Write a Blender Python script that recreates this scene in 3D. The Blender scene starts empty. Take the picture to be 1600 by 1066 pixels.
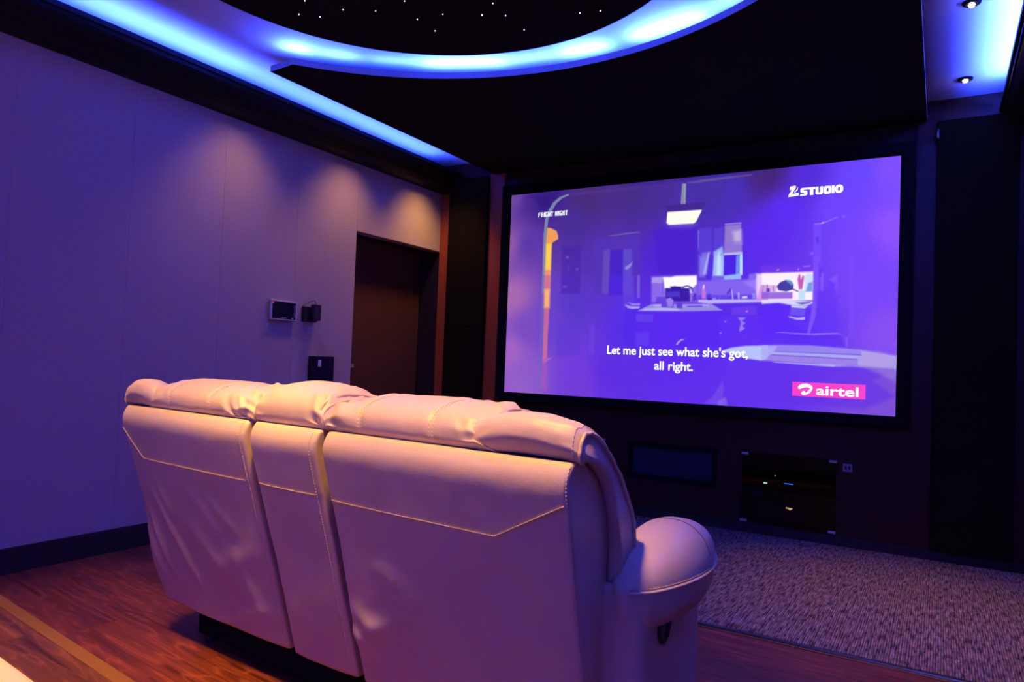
import bpy, bmesh, math, random
import numpy as np
from mathutils import Matrix, Vector, noise

random.seed(7)
scene = bpy.context.scene
col = scene.collection
R_ = math.radians

# ------------------------------------------------------------------ camera, world, exposure
cam_data = bpy.data.cameras.new('camera')
cam = bpy.data.objects.new('camera', cam_data)
col.objects.link(cam)
cam_data.sensor_width = 36.0
cam_data.lens = 1114.0 / 1600 * 36
cam_data.clip_start = 0.02
CAMROT = [[0.856746, -0.017576, 0.51544], [0.514305, -0.045357, -0.856407], [0.038431, 0.998816, -0.02982]]
M4 = Matrix(CAMROT).to_4x4()
M4.translation = Vector((0, 0, 1.15))
cam.matrix_world = M4
scene.camera = cam

scene.view_settings.view_transform = 'Standard'
scene.view_settings.look = 'None'
scene.view_settings.gamma = 1.0
scene.view_settings.use_curve_mapping = False
scene.view_settings.exposure = 0.0

world = bpy.data.worlds.new('world')
scene.world = world
world.use_nodes = True
world.node_tree.nodes['Background'].inputs[0].default_value = (0.05, 0.03, 0.2, 1)
world.node_tree.nodes['Background'].inputs[1].default_value = 0.0

# room dimensions (metres): left wall, right wall, screen wall, back wall
XL, XR, YF, YB = -3.97, 0.50, 5.26, -2.2
ZC = 2.935
XM = (XL + XR) / 2
BLUE = (0.020, 0.052, 1.0)
WARM = (1.0, 0.46, 0.10)


def light(name, kind, loc, energy, color, **kw):
    d = bpy.data.lights.new(name, kind)
    d.energy = energy
    d.color = color
    rot = kw.pop('rot', (0, 0, 0))
    for k, v in kw.items():
        setattr(d, k, v)
    o = bpy.data.objects.new(name, d)
    o.location = loc
    o.rotation_euler = rot
    col.objects.link(o)
    return o


def spot(loc, target, energy, angle, blend=1.0, size=0.03, color=WARM):
    v = Vector(target) - Vector(loc)
    rot = v.to_track_quat('-Z', 'Y').to_euler()
    return light('downlight_spot', 'SPOT', loc, energy, color, rot=rot,
                 spot_size=R_(angle), spot_blend=blend, shadow_soft_size=size)


def led(x, y, z, lx, ly, energy, tilt=0.0, turn=0.0, color=BLUE):
    return light('cove_or_fill_led', 'AREA', (x, y, z), energy, color, rot=(0, math.pi + R_(tilt), R_(turn)),
                 shape='RECTANGLE', size=lx, size_y=ly)


# (from y, to y, watts per metre) for the cornices; (angle, span, watts per metre) for the arc; (y, watts) for the spots
LEDL = [(-2.0, -0.4, 20), (1.2, 2.0, 15), (2.0, 2.9, 21), (2.9, 4.9, 13)]
LEDR = [(-2.0, -0.4, 30), (1.0, 3.0, 80), (3.0, 4.95, 45)]
LEDA = [(142, 4, 64), (135, 6, 24), (125, 9, 14), (113, 14, 52), (101, 9, 20), (91, 8, 58), (76, 12, 64), (62, 12, 20), (47, 14, 20)]
BACK_FILL = 165
WASH = [(3.0, 20), (4.0, 30), (4.88, 50)]
RIGHT = [(4.935, 4), (3.932, 170), (2.93, 3)]
SOFA_SPOTS = [(-2.26, 0.80, -2.38, 1.45, 320, 58), (-1.02, 0.70, -1.42, 1.28, 450, 58)]

# blue LED tape inside the left and right cornices, facing up at the ceiling; second strip added to widen the glow
for y0, y1, e in LEDL:
    led(XL + 0.125, (y0 + y1) / 2, 2.815, 0.02, y1 - y0, e * (y1 - y0), 30)
    led(XL + 0.192, (y0 + y1) / 2, 2.841, 0.006, y1 - y0, 0.45 * e * (y1 - y0), 66)
for y0, y1, e in LEDR:
    led(XR - 0.125, (y0 + y1) / 2, 2.815, 0.02, y1 - y0, e * (y1 - y0), -30)
    led(XR - 0.192, (y0 + y1) / 2, 2.841, 0.006, y1 - y0, 0.7 * e * (y1 - y0), -66)
# blue LED tape lying on the arc of the hanging ceiling panel
for a, span, e in LEDA:
    ca, sa = math.cos(R_(a)), math.sin(R_(a))
    led(-1.722 + 1.95 * ca, 1.65 + 1.95 * sa, 2.85, 0.03, 1.95 * R_(span), e * R_(span) * 1.95, -25, a)
# unseen strip added along the top of the back wall, blue fill for the sofa back
light('cove_or_fill_led', 'AREA', (XM, YB + 0.16, 2.80), BACK_FILL, BLUE, rot=(R_(-22), 0, 0), shape='RECTANGLE', size=4.2, size_y=0.03)
# warm ceiling downlights: wall washers on the left, the row on the right, the pair behind the sofa
for y, e in WASH:
    spot((-3.60, y, 2.90), (-3.90, y, 1.2), e, 92, 1.0, 0.09, (1.0, 0.53, 0.085))
for y, e in RIGHT:
    spot((0.095, y, 2.895), (-0.05, y, 0), e, 58, 1.0, 0.02)
for x, y, tx, ty, e, ang in SOFA_SPOTS:
    spot((x, y, 2.90), (tx, ty, 0), e, ang, 0.7, 0.09, (1.0, 0.53, 0.06))


# ------------------------------------------------------------------ materials
def newmat(name):
    m = bpy.data.materials.new(name)
    m.use_nodes = True
    nt = m.node_tree
    return m, nt, nt.nodes['Principled BSDF']


def N(nt, kind, **kw):
    n = nt.nodes.new(kind)
    for k, v in kw.items():
        if k in n.inputs:
            n.inputs[k].default_value = v
        else:
            setattr(n, k, v)
    return n


def c4(c):
    return (c[0], c[1], c[2], 1)


def plain(name, c, rough=0.5, metal=0.0, bump=0.0, scale=200.0, var=0.0, spec=0.5):
    m, nt, b = newmat(name)
    b.inputs['Base Color'].default_value = c4(c)
    b.inputs['Roughness'].default_value = rough
    b.inputs['Metallic'].default_value = metal
    b.inputs['Specular IOR Level'].default_value = spec
    if bump or var:
        tc = N(nt, 'ShaderNodeTexCoord')
        nz = N(nt, 'ShaderNodeTexNoise', Scale=scale, Detail=4.0)
        nt.links.new(tc.outputs['Object'], nz.inputs['Vector'])
        if var:
            mx = N(nt, 'ShaderNodeMix', data_type='RGBA')
            mx.inputs[6].default_value = c4([v * (1 - var) for v in c])
            mx.inputs[7].default_value = c4([min(1, v * (1 + var)) for v in c])
            nt.links.new(nz.outputs[0], mx.inputs[0])
            nt.links.new(mx.outputs[2], b.inputs['Base Color'])
        if bump:
            bp = N(nt, 'ShaderNodeBump', Strength=bump, Distance=0.002)
            nt.links.new(nz.outputs[0], bp.inputs['Height'])
            nt.links.new(bp.outputs[0], b.inputs['Normal'])
    return m


def emit(name, c, s):
    m, nt, b = newmat(name)
    b.inputs['Base Color'].default_value = (0, 0, 0, 1)
    b.inputs['Specular IOR Level'].default_value = 0.0
    b.inputs['Emission Color'].default_value = c4(c)
    b.inputs['Emission Strength'].default_value = s
    return m


def leather_mat():
    m, nt, b = newmat('cream_leather')
    tc = N(nt, 'ShaderNodeTexCoord')
    n1 = N(nt, 'ShaderNodeTexNoise', Scale=6.0, Detail=3.0)
    v = N(nt, 'ShaderNodeTexVoronoi', Scale=420.0)
    n2 = N(nt, 'ShaderNodeTexNoise', Scale=28.0, Detail=3.0)
    mx = N(nt, 'ShaderNodeMix', data_type='RGBA')
    mx.inputs[6].default_value = (0.53, 0.385, 0.275, 1)
    mx.inputs[7].default_value = (0.61, 0.45, 0.33, 1)
    for n in (n1, v, n2):
        nt.links.new(tc.outputs['Object'], n.inputs['Vector'])
    nt.links.new(n1.outputs[0], mx.inputs[0])
    nt.links.new(mx.outputs[2], b.inputs['Base Color'])
    b1 = N(nt, 'ShaderNodeBump', Strength=0.25, Distance=0.0008)
    nt.links.new(v.outputs['Distance'], b1.inputs['Height'])
    b2 = N(nt, 'ShaderNodeBump', Strength=0.25, Distance=0.004)
    nt.links.new(n2.outputs[0], b2.inputs['Height'])
    nt.links.new(b1.outputs[0], b2.inputs['Normal'])
    nt.links.new(b2.outputs[0], b.inputs['Normal'])
    b.inputs['Roughness'].default_value = 0.42
    return m


def wallcloth_mat():
    m, nt, b = newmat('beige_wall_fabric')
    tc = N(nt, 'ShaderNodeTexCoord')
    mp = N(nt, 'ShaderNodeMapping')
    mp.inputs['Scale'].default_value = (1, 1, 3)
    n1 = N(nt, 'ShaderNodeTexNoise', Scale=90.0, Detail=5.0)
    nt.links.new(tc.outputs['Object'], mp.inputs[0])
    nt.links.new(mp.outputs[0], n1.inputs['Vector'])
    mx = N(nt, 'ShaderNodeMix', data_type='RGBA')
    mx.inputs[6].default_value = (0.43, 0.33, 0.29, 1)
    mx.inputs[7].default_value = (0.61, 0.47, 0.41, 1)
    nt.links.new(n1.outputs[0], mx.inputs[0])
    nt.links.new(mx.outputs[2], b.inputs['Base Color'])
    bp = N(nt, 'ShaderNodeBump', Strength=0.3, Distance=0.001)
    nt.links.new(n1.outputs[0], bp.inputs['Height'])
    nt.links.new(bp.outputs[0], b.inputs['Normal'])
    b.inputs['Roughness'].default_value = 0.9
    return m


def floorwood_mat(name, rot, dark, light_, rough=0.38, plank=0.16):
    m, nt, b = newmat(name)
    tc = N(nt, 'ShaderNodeTexCoord')
    mp = N(nt, 'ShaderNodeMapping')
    mp.inputs['Rotation'].default_value = (0, 0, rot)
    nt.links.new(tc.outputs['Object'], mp.inputs[0])
    br = N(nt, 'ShaderNodeTexBrick', Scale=1.0)
    br.inputs['Color1'].default_value = (0.2, 0.2, 0.2, 1)
    br.inputs['Color2'].default_value = (0.9, 0.9, 0.9, 1)
    br.inputs['Mortar'].default_value = (0, 0, 0, 1)
    br.inputs['Mortar Size'].default_value = 0.0012
    br.inputs['Brick Width'].default_value = 1.25
    br.inputs['Row Height'].default_value = plank
    nt.links.new(mp.outputs[0], br.inputs['Vector'])
    # grain: noise stretched along the plank, shifted per plank
    add = N(nt, 'ShaderNodeVectorMath', operation='ADD')
    nt.links.new(mp.outputs[0], add.inputs[0])
    nt.links.new(br.outputs['Color'], add.inputs[1])
    st = N(nt, 'ShaderNodeMapping')
    st.inputs['Scale'].default_value = (0.40, 20, 1)
    nt.links.new(add.outputs[0], st.inputs[0])
    n1 = N(nt, 'ShaderNodeTexNoise', Scale=3.0, Detail=8.0, Roughness=0.65, Distortion=0.6)
    nt.links.new(st.outputs[0], n1.inputs['Vector'])
    st2 = N(nt, 'ShaderNodeMapping')
    st2.inputs['Scale'].default_value = (0.9, 9, 1)
    nt.links.new(add.outputs[0], st2.inputs[0])
    n2 = N(nt, 'ShaderNodeTexNoise', Scale=1.6, Detail=1.0, Distortion=0.3)
    nt.links.new(st2.outputs[0], n2.inputs['Vector'])
    mul = N(nt, 'ShaderNodeMath', operation='MULTIPLY')
    mul.inputs[1].default_value = 14.0
    nt.links.new(n2.outputs[0], mul.inputs[0])
    fr = N(nt, 'ShaderNodeMath', operation='PINGPONG')
    fr.inputs[1].default_value = 1.0
    nt.links.new(mul.outputs[0], fr.inputs[0])
    pw = N(nt, 'ShaderNodeMath', operation='POWER')
    pw.inputs[1].default_value = 5.0
    nt.links.new(fr.outputs[0], pw.inputs[0])
    cr = N(nt, 'ShaderNodeValToRGB')
    cr.color_ramp.elements[0].position = 0.34
    cr.color_ramp.elements[0].color = c4(dark)
    cr.color_ramp.elements[1].position = 0.68
    cr.color_ramp.elements[1].color = c4(light_)
    nt.links.new(n1.outputs[0], cr.inputs[0])
    mx = N(nt, 'ShaderNodeMix', data_type='RGBA')
    mx.inputs[7].default_value = c4([min(1, v * 1.9) for v in light_])
    sc = N(nt, 'ShaderNodeMath', operation='MULTIPLY')
    sc.inputs[1].default_value = 0.5
    nt.links.new(pw.outputs[0], sc.inputs[0])
    nt.links.new(sc.outputs[0], mx.inputs[0])
    nt.links.new(cr.outputs[0], mx.inputs[6])
    # per-plank tone and dark joints
    mx2 = N(nt, 'ShaderNodeMix', data_type='RGBA', blend_type='MULTIPLY')
    mx2.inputs[0].default_value = 0.45
    nt.links.new(mx.outputs[2], mx2.inputs[6])
    nt.links.new(br.outputs['Color'], mx2.inputs[7])
    nt.links.new(mx2.outputs[2], b.inputs['Base Color'])
    bp = N(nt, 'ShaderNodeBump', Strength=0.25, Distance=0.002)
    nt.links.new(n1.outputs[0], bp.inputs['Height'])
    nt.links.new(bp.outputs[0], b.inputs['Normal'])
    b.inputs['Roughness'].default_value = rough
    b.inputs['Specular IOR Level'].default_value = 0.3
    return m


def veneer_mat(name, dark, light_, rough=0.45):
    m, nt, b = newmat(name)
    tc = N(nt, 'ShaderNodeTexCoord')
    mp = N(nt, 'ShaderNodeMapping')
    mp.inputs['Scale'].default_value = (30, 30, 1.2)
    nt.links.new(tc.outputs['Object'], mp.inputs[0])
    n1 = N(nt, 'ShaderNodeTexNoise', Scale=2.0, Detail=7.0, Roughness=0.6)
    nt.links.new(mp.outputs[0], n1.inputs['Vector'])
    mx = N(nt, 'ShaderNodeMix', data_type='RGBA')
    mx.inputs[6].default_value = c4(dark)
    mx.inputs[7].default_value = c4(light_)
    nt.links.new(n1.outputs[0], mx.inputs[0])
    nt.links.new(mx.outputs[2], b.inputs['Base Color'])
    b.inputs['Roughness'].default_value = rough
    b.inputs['Specular IOR Level'].default_value = 0.2
    return m


def carpet_mat():
    """loop pile in fine ribs running towards the screen, tone varying rib by rib"""
    m, nt, b = newmat('grey_loop_carpet')
    tc = N(nt, 'ShaderNodeTexCoord')
    mp = N(nt, 'ShaderNodeMapping')
    mp.inputs['Scale'].default_value = (105, 11, 1)
    nt.links.new(tc.outputs['Object'], mp.inputs[0])
    n1 = N(nt, 'ShaderNodeTexNoise', Scale=1.0, Detail=3.0, Roughness=0.6)
    nt.links.new(mp.outputs[0], n1.inputs['Vector'])
    cr = N(nt, 'ShaderNodeValToRGB')
    cr.color_ramp.elements[0].position = 0.36
    cr.color_ramp.elements[0].color = (0.055, 0.042, 0.040, 1)
    cr.color_ramp.elements[1].position = 0.68
    cr.color_ramp.elements[1].color = (0.47, 0.35, 0.26, 1)
    nt.links.new(n1.outputs[0], cr.inputs[0])
    br = N(nt, 'ShaderNodeTexBrick', Scale=1.0, offset=0.0)
    br.inputs['Color1'].default_value = (0.80, 0.80, 0.80, 1)
    br.inputs['Color2'].default_value = (1, 1, 1, 1)
    br.inputs['Mortar'].default_value = (0.35, 0.32, 0.32, 1)
    br.inputs['Mortar Size'].default_value = 0.0022
    br.inputs['Mortar Smooth'].default_value = 0.8
    br.inputs['Brick Width'].default_value = 0.0095
    br.inputs['Row Height'].default_value = 0.085
    nt.links.new(tc.outputs['Object'], br.inputs['Vector'])
    mx = N(nt, 'ShaderNodeMix', data_type='RGBA', blend_type='MULTIPLY')
    mx.inputs[0].default_value = 1.0
    nt.links.new(cr.outputs[0], mx.inputs[6])
    nt.links.new(br.outputs['Color'], mx.inputs[7])
    nt.links.new(mx.outputs[2], b.inputs['Base Color'])
    n3 = N(nt, 'ShaderNodeTexNoise', Scale=350.0, Detail=2.0)
    nt.links.new(tc.outputs['Object'], n3.inputs['Vector'])
    bp = N(nt, 'ShaderNodeBump', Strength=0.6, Distance=0.003)
    nt.links.new(br.outputs['Fac'], bp.inputs['Height'])
    bp.invert = True
    b2 = N(nt, 'ShaderNodeBump', Strength=0.4, Distance=0.002)
    nt.links.new(n3.outputs[0], b2.inputs['Height'])
    nt.links.new(bp.outputs[0], b2.inputs['Normal'])
    nt.links.new(b2.outputs[0], b.inputs['Normal'])
    b.inputs['Roughness'].default_value = 0.95
    b.inputs['Specular IOR Level'].default_value = 0.05
    return m


def glass_mat():
    m, nt, b = newmat('smoked_glass')
    tr = N(nt, 'ShaderNodeBsdfTransparent')
    tr.inputs[0].default_value = (0.30, 0.30, 0.33, 1)
    gl = N(nt, 'ShaderNodeBsdfGlossy', Roughness=0.02)
    fr = N(nt, 'ShaderNodeFresnel', IOR=1.5)
    ms = N(nt, 'ShaderNodeMixShader')
    nt.links.new(fr.outputs[0], ms.inputs[0])
    nt.links.new(tr.outputs[0], ms.inputs[1])
    nt.links.new(gl.outputs[0], ms.inputs[2])
    nt.links.new(ms.outputs[0], nt.nodes['Material Output'].inputs[0])
    return m


def picture_mat():
    m, nt, b = newmat('projected_picture')
    at = N(nt, 'ShaderNodeAttribute', attribute_name='picture')
    b.inputs['Base Color'].default_value = (0.02, 0.02, 0.02, 1)
    b.inputs['Specular IOR Level'].default_value = 0.0
    b.inputs['Roughness'].default_value = 1.0
    nt.links.new(at.outputs['Color'], b.inputs['Emission Color'])
    b.inputs['Emission Strength'].default_value = 1.0
    return m


LEATHER = leather_mat()
CLOTH = wallcloth_mat()
FLOORWOOD = floorwood_mat('floor_wood', R_(6.2), (0.065, 0.011, 0.006), (0.27, 0.058, 0.026))
DECKWOOD = floorwood_mat('deck_wood', R_(6.5), (0.055, 0.013, 0.006), (0.22, 0.066, 0.024), 0.38, 0.19)
NOSING = plain('nosing_wood', (0.19, 0.078, 0.020), 0.6, 0, 0.1, 60, 0.1, 0.15)
VENEER = veneer_mat('dark_veneer', (0.026, 0.007, 0.0035), (0.056, 0.013, 0.006))
REDWOOD = veneer_mat('red_wood_strip', (0.28, 0.055, 0.014), (0.46, 0.095, 0.026))
DOORWOOD = veneer_mat('door_wood', (0.075, 0.028, 0.012), (0.14, 0.055, 0.022))
CEIL = plain('white_ceiling_paint', (0.72, 0.72, 0.72), 0.85, 0, 0.15, 150)
BLACKCLOTH = plain('black_acoustic_cloth', (0.011, 0.008, 0.003), 0.95, 0, 0.3, 500, 0, 0.04)
PANELBLACK = plain('black_ceiling_cloth', (0.014, 0.010, 0.010), 0.95, 0, 0.2, 400, 0, 0.06)
EDGEPAINT = plain('panel_edge_paint', (0.35, 0.35, 0.38), 0.8, 0, 0.1, 100)
CORNICE = plain('cornice_black_lacquer', (0.009, 0.006, 0.005), 0.42, 0, 0, 1, 0, 0.2)
SKIRT = plain('dark_skirting', (0.018, 0.010, 0.008), 0.5, 0, 0.05, 80)
BLACKMETAL = plain('black_velvet_frame', (0.006, 0.006, 0.006), 0.95, 0, 0, 1, 0, 0.04)
BLACKPLASTIC = plain('black_plastic', (0.010, 0.010, 0.011), 0.4, 0, 0.05, 300)
GLOSSBLACK = plain('gloss_black', (0.005, 0.005, 0.006), 0.15, 0, 0, 1, 0, 0.15)
SILVER = plain('brushed_silver', (0.55, 0.53, 0.52), 0.35, 0.6)
CLIPMETAL = plain('clip_metal', (0.6, 0.6, 0.62), 0.4, 0.3)
WHITEPLASTIC = plain('white_plastic', (0.75, 0.75, 0.78), 0.4)
GREYPLASTIC = plain('grey_plastic', (0.35, 0.35, 0.36), 0.5)
THREAD = plain('pale_thread', (0.66, 0.54, 0.42), 0.7)
CREAM = plain('pale_cream_cover', (0.62, 0.47, 0.25), 0.75, 0, 0.2, 120)
SEAMDARK = plain('seam_shadow_leather', (0.16, 0.12, 0.10), 0.7)
CARPET = carpet_mat()
GLASS = glass_mat()
PICTURE = picture_mat()
BRASS = plain('brass_strip', (0.55, 0.38, 0.16), 0.35, 0.8)


# ------------------------------------------------------------------ mesh helpers
def finish(name, bm, m, parent=None, smooth=True, recalc=True):
    if recalc:
        bmesh.ops.recalc_face_normals(bm, faces=bm.faces)
    me = bpy.data.meshes.new(name)
    bm.to_mesh(me)
    bm.free()
    if smooth:
        me.polygons.foreach_set('use_smooth', [True] * len(me.polygons))
    if m is not None:
        me.materials.append(m)
    o = bpy.data.objects.new(name, me)
    col.objects.link(o)
    if parent is not None:
        o.parent = parent
    return o


def add_box(bm, lo, hi, bevel=0.0, seg=2):
    x0, y0, z0 = lo
    x1, y1, z1 = hi
    v = [bm.verts.new(p) for p in ((x0, y0, z0), (x1, y0, z0), (x1, y1, z0), (x0, y1, z0),
                                   (x0, y0, z1), (x1, y0, z1), (x1, y1, z1), (x0, y1, z1))]
    fs = [bm.faces.new([v[i] for i in f]) for f in
          ((3, 2, 1, 0), (4, 5, 6, 7), (0, 1, 5, 4), (1, 2, 6, 5), (2, 3, 7, 6), (3, 0, 4, 7))]
    if bevel:
        es = list({e for f in fs for e in f.edges})
        bmesh.ops.bevel(bm, geom=es, offset=bevel, segments=seg, profile=0.5, affect='EDGES')


def box(name, lo, hi, m, parent=None, bevel=0.0, seg=2, smooth=False):
    bm = bmesh.new()
    add_box(bm, lo, hi, bevel, seg)
    return finish(name, bm, m, parent, smooth)


def boxes(name, lst, m, parent=None, bevel=0.0):
    bm = bmesh.new()
    for lo, hi in lst:
        add_box(bm, lo, hi, bevel)
    return finish(name, bm, m, parent, False)


def loft(bm, rings, cap0=True, cap1=True, closed=True):
    vr = [[bm.verts.new(p) for p in r] for r in rings]
    n = len(vr[0])
    for a, b in zip(vr, vr[1:]):
        for i in range(n if closed else n - 1):
            j = (i + 1) % n
            bm.faces.new((a[i], a[j], b[j], b[i]))
    if cap0:
        bm.faces.new(vr[0])
    if cap1:
        bm.faces.new(list(reversed(vr[-1])))
    return vr


def add_tube(bm, pts, r, n=6):
    pts = [Vector(p) for p in pts]
    rings = []
    for i, p in enumerate(pts):
        d = (pts[min(i + 1, len(pts) - 1)] - pts[max(i - 1, 0)]).normalized()
        a = d.orthogonal().normalized() if i == 0 else (ra - d * ra.dot(d)).normalized()
        ra = a
        b = d.cross(a)
        rr = r[i] if isinstance(r, (list, tuple)) else r
        rings.append([p + (a * math.cos(t) + b * math.sin(t)) * rr
                      for t in [2 * math.pi * k / n for k in range(n)]])
    loft(bm, rings)


def tube(name, pts, r, m, parent=None, n=6):
    bm = bmesh.new()
    add_tube(bm, pts, r, n)
    return finish(name, bm, m, parent)


def prism(name, poly, axis, a, b, m, parent=None, smooth=False):
    """polygon (2-D list) extruded along axis from a to b; axis x: poly=(y,z); y: (x,z); z: (x,y)"""
    def P(p, t):
        return {'x': (t, p[0], p[1]), 'y': (p[0], t, p[1]), 'z': (p[0], p[1], t)}[axis]
    bm = bmesh.new()
    loft(bm, [[P(p, a) for p in poly], [P(p, b) for p in poly]])
    return finish(name, bm, m, parent, smooth)


def cyl(name, c, r, h, m, parent=None, n=24, axis='z', r2=None):
    bm = bmesh.new()
    rings = []
    for t, rr in ((0, r), (h, r if r2 is None else r2)):
        ring = []
        for k in range(n):
            a = 2 * math.pi * k / n
            u, v = rr * math.cos(a), rr * math.sin(a)
            ring.append({'z': (c[0] + u, c[1] + v, c[2] + t), 'y': (c[0] + u, c[1] + t, c[2] + v),
                         'x': (c[0] + t, c[1] + u, c[2] + v)}[axis])
        rings.append(ring)
    loft(bm, rings)
    return finish(name, bm, m, parent, False)


def catmull(pts, per=6, closed=True):
    pts = [Vector(p) for p in pts]
    n = len(pts)
    out = []
    rng = range(n) if closed else range(n - 1)
    for i in rng:
        if closed:
            p0, p1, p2, p3 = pts[i - 1], pts[i], pts[(i + 1) % n], pts[(i + 2) % n]
        else:
            p0, p1, p2, p3 = pts[max(i - 1, 0)], pts[i], pts[i + 1], pts[min(i + 2, n - 1)]
        for k in range(per):
            t = k / per
            out.append(0.5 * ((2 * p1) + (p2 - p0) * t + (2 * p0 - 5 * p1 + 4 * p2 - p3) * t * t
                              + (3 * p1 - p0 - 3 * p2 + p3) * t ** 3))
    if not closed:
        out.append(pts[-1])
    return out


def tag(o, label, cat, group=None):
    o['label'] = label
    o['category'] = cat
    if group:
        o['group'] = group
    return o


def thing(name, loc, label, cat, rz=0.0, group=None):
    o = bpy.data.objects.new(name, None)
    o.location = loc
    o.rotation_euler = (0, 0, rz)
    o.empty_display_size = 0.1
    col.objects.link(o)
    return tag(o, label, cat, group)


def struct(o):
    o['kind'] = 'structure'
    return o

# ------------------------------------------------------------------ room shell
struct(box('floor', (XL - 0.5, YB - 0.1, -0.1), (XR + 0.1, YF + 0.1, 0.0), FLOORWOOD))
struct(box('ceiling', (XL - 0.1, YB - 0.1, ZC), (XR + 0.1, YF + 0.1, ZC + 0.1), CEIL))
struct(box('wall_back', (XL - 0.1, YB - 0.1, 0), (XR + 0.1, YB, ZC), CLOTH))
struct(box('wall_right', (XR, YB, 0), (XR + 0.1, YF, ZC), CLOTH))
# the screen wall is panelled in dark veneer, with three openings under the screen
GC = ((-1.205, -0.585), (-2.885, -2.265))          # the two cabinets
NX0, NX1, NZ0 = -2.072, -1.386, 0.292              # the speaker niche
struct(boxes('wall_front', [((XL - 0.5, YF, 0), (XR + 0.1, YF + 0.4, 0.090)), ((XL - 0.5, YF, 0.576), (XR + 0.1, YF + 0.4, ZC)),
                            ((XL - 0.5, YF, 0.09), (GC[1][0], YF + 0.4, 0.576)), ((GC[1][1], YF, 0.09), (NX0, YF + 0.4, 0.576)),
                            ((NX0, YF, 0.09), (NX1, YF + 0.4, NZ0)), ((NX1, YF, 0.09), (GC[0][0], YF + 0.4, 0.576)),
                            ((GC[0][1], YF, 0.09), (XR + 0.1, YF + 0.4, 0.576))], VENEER))

# left wall: upholstered panels with fine joints, and the door opening next to the screen wall
bm = bmesh.new()
DY0, DZ = 4.155, 2.14
ys = [DY0 - 0.61 * k for k in range(0, 11)] + [YB]
ys = sorted(ys)
for a, b in zip(ys, ys[1:]):
    add_box(bm, (XL - 0.10, a + 0.0003, 0.0), (XL, b - 0.0003, ZC), 0.0008, 1)
add_box(bm, (XL - 0.10, DY0 + 0.0012, DZ), (XL, YF - 0.001, ZC), 0.0025, 2)
add_box(bm, (XL - 0.13, YB, 0), (XL - 0.101, DY0, ZC))
struct(finish('wall_left', bm, CLOTH, None, False))
# dark lining of the door recess and the door leaf set back in it
struct(boxes('trim_1', [((XL - 0.22, DY0 - 0.015, 0), (XL - 0.131, DY0, DZ + 0.02)),
                        ((XL - 0.24, DY0, DZ), (XL - 0.101, YF - 0.001, DZ + 0.02)),
                        ((XL - 0.24, YF - 0.012, 0), (XL - 0.001, YF - 0.0005, DZ - 0.001))],
             SKIRT))
d = struct(box('door_1', (XL - 0.27, DY0 - 0.01, 0.004), (XL - 0.222, YF - 0.013, DZ + 0.05), DOORWOOD))
box('lock_plate', (XL - 0.222, 4.335, 1.055), (XL - 0.216, 4.42, 1.085), GREYPLASTIC, d, 0.002)

# skirting boards
struct(boxes('baseboard_left', [((XL, YB, 0), (XL + 0.014, DY0 - 0.002, 0.118)),
                                ((XL, YB, 0.118), (XL + 0.009, DY0 - 0.002, 0.128))], SKIRT))
struct(box('baseboard_front', (XL, YF - 0.016, 0), (XR, YF, 0.075), SKIRT))
struct(box('baseboard_right', (XR - 0.014, YB, 0), (XR, YF - 0.018, 0.125), SKIRT))


# dark cove cornices along both side walls; their inner lip hides the LED tape
def cornice(name, s, x0):
    prof = [(0.001, 2.670), (0.04, 2.676), (0.085, 2.694), (0.125, 2.720), (0.160, 2.752), (0.185, 2.785),
            (0.200, 2.818), (0.213, 2.818), (0.213, 2.846), (0.201, 2.846), (0.198, 2.795), (0.001, 2.785)]
    return struct(prism(name, [(x0 + s * p[0], p[1]) for p in prof], 'y', YB + 0.001, YF - 0.001, CORNICE))


cornice('trim_2', 1, XL)
cornice('trim_3', -1, XR)

# reddish wood strips framing the black acoustic panels on the screen wall
for k, (a, b) in enumerate(((-3.968, -3.852), (-3.438, -3.285), (-0.155, -0.040), (0.388, 0.498))):
    struct(box('trim_%d' % (k + 4), (a, YF - 0.022, 0.076), (b, YF, 2.666 if k in (0, 3) else 2.92), REDWOOD if k < 2 else VENEER))

# ------------------------------------------------------------------ ceiling: hanging panel with arc cut-out, star disc
panel = thing('ceiling_panel', (XM, 4.0, 2.80),
              'large matte black ceiling panel with a curved cut-out lit blue along its edge', 'ceiling panel')
cxa, cya, Ra = -1.722 - XM, 1.65 - 4.0, 1.849
outl = [(-3.40 - XM, 5.244 - 4.0), (-3.438 - XM + 0.035, 2.785 - 4.0), (-3.200 - XM, 2.769 - 4.0)]
a0, a1 = 142.8, 37.2
arc = [(cxa + Ra * math.cos(R_(a0 + (a1 - a0) * k / 96)), cya + Ra * math.sin(R_(a0 + (a1 - a0) * k / 96))) for k in range(97)]
outl += arc + [(-0.244 - XM, 2.785 - 4.0), (-0.100 - XM, 2.785 - 4.0), (-0.100 - XM, 5.244 - 4.0)]


def tri_prism(name, poly, z0, z1, m, parent, mside=None):
    bm = bmesh.new()
    lo = [bm.verts.new((p[0], p[1], z0)) for p in poly]
    hi = [bm.verts.new((p[0], p[1], z1)) for p in poly]
    e0 = [bm.edges.new((lo[i], lo[(i + 1) % len(lo)])) for i in range(len(lo))]
    e1 = [bm.edges.new((hi[i], hi[(i + 1) % len(hi)])) for i in range(len(hi))]
    bmesh.ops.triangle_fill(bm, edges=e0, use_beauty=True)
    bmesh.ops.triangle_fill(bm, edges=e1, use_beauty=True)
    for i in range(len(lo)):
        j = (i + 1) % len(lo)
        f = bm.faces.new((lo[i], lo[j], hi[j], hi[i]))
        if mside:
            f.material_index = 1
    o = finish(name, bm, m, parent, False)
    if mside:
        o.data.materials.append(mside)
    return o


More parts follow.
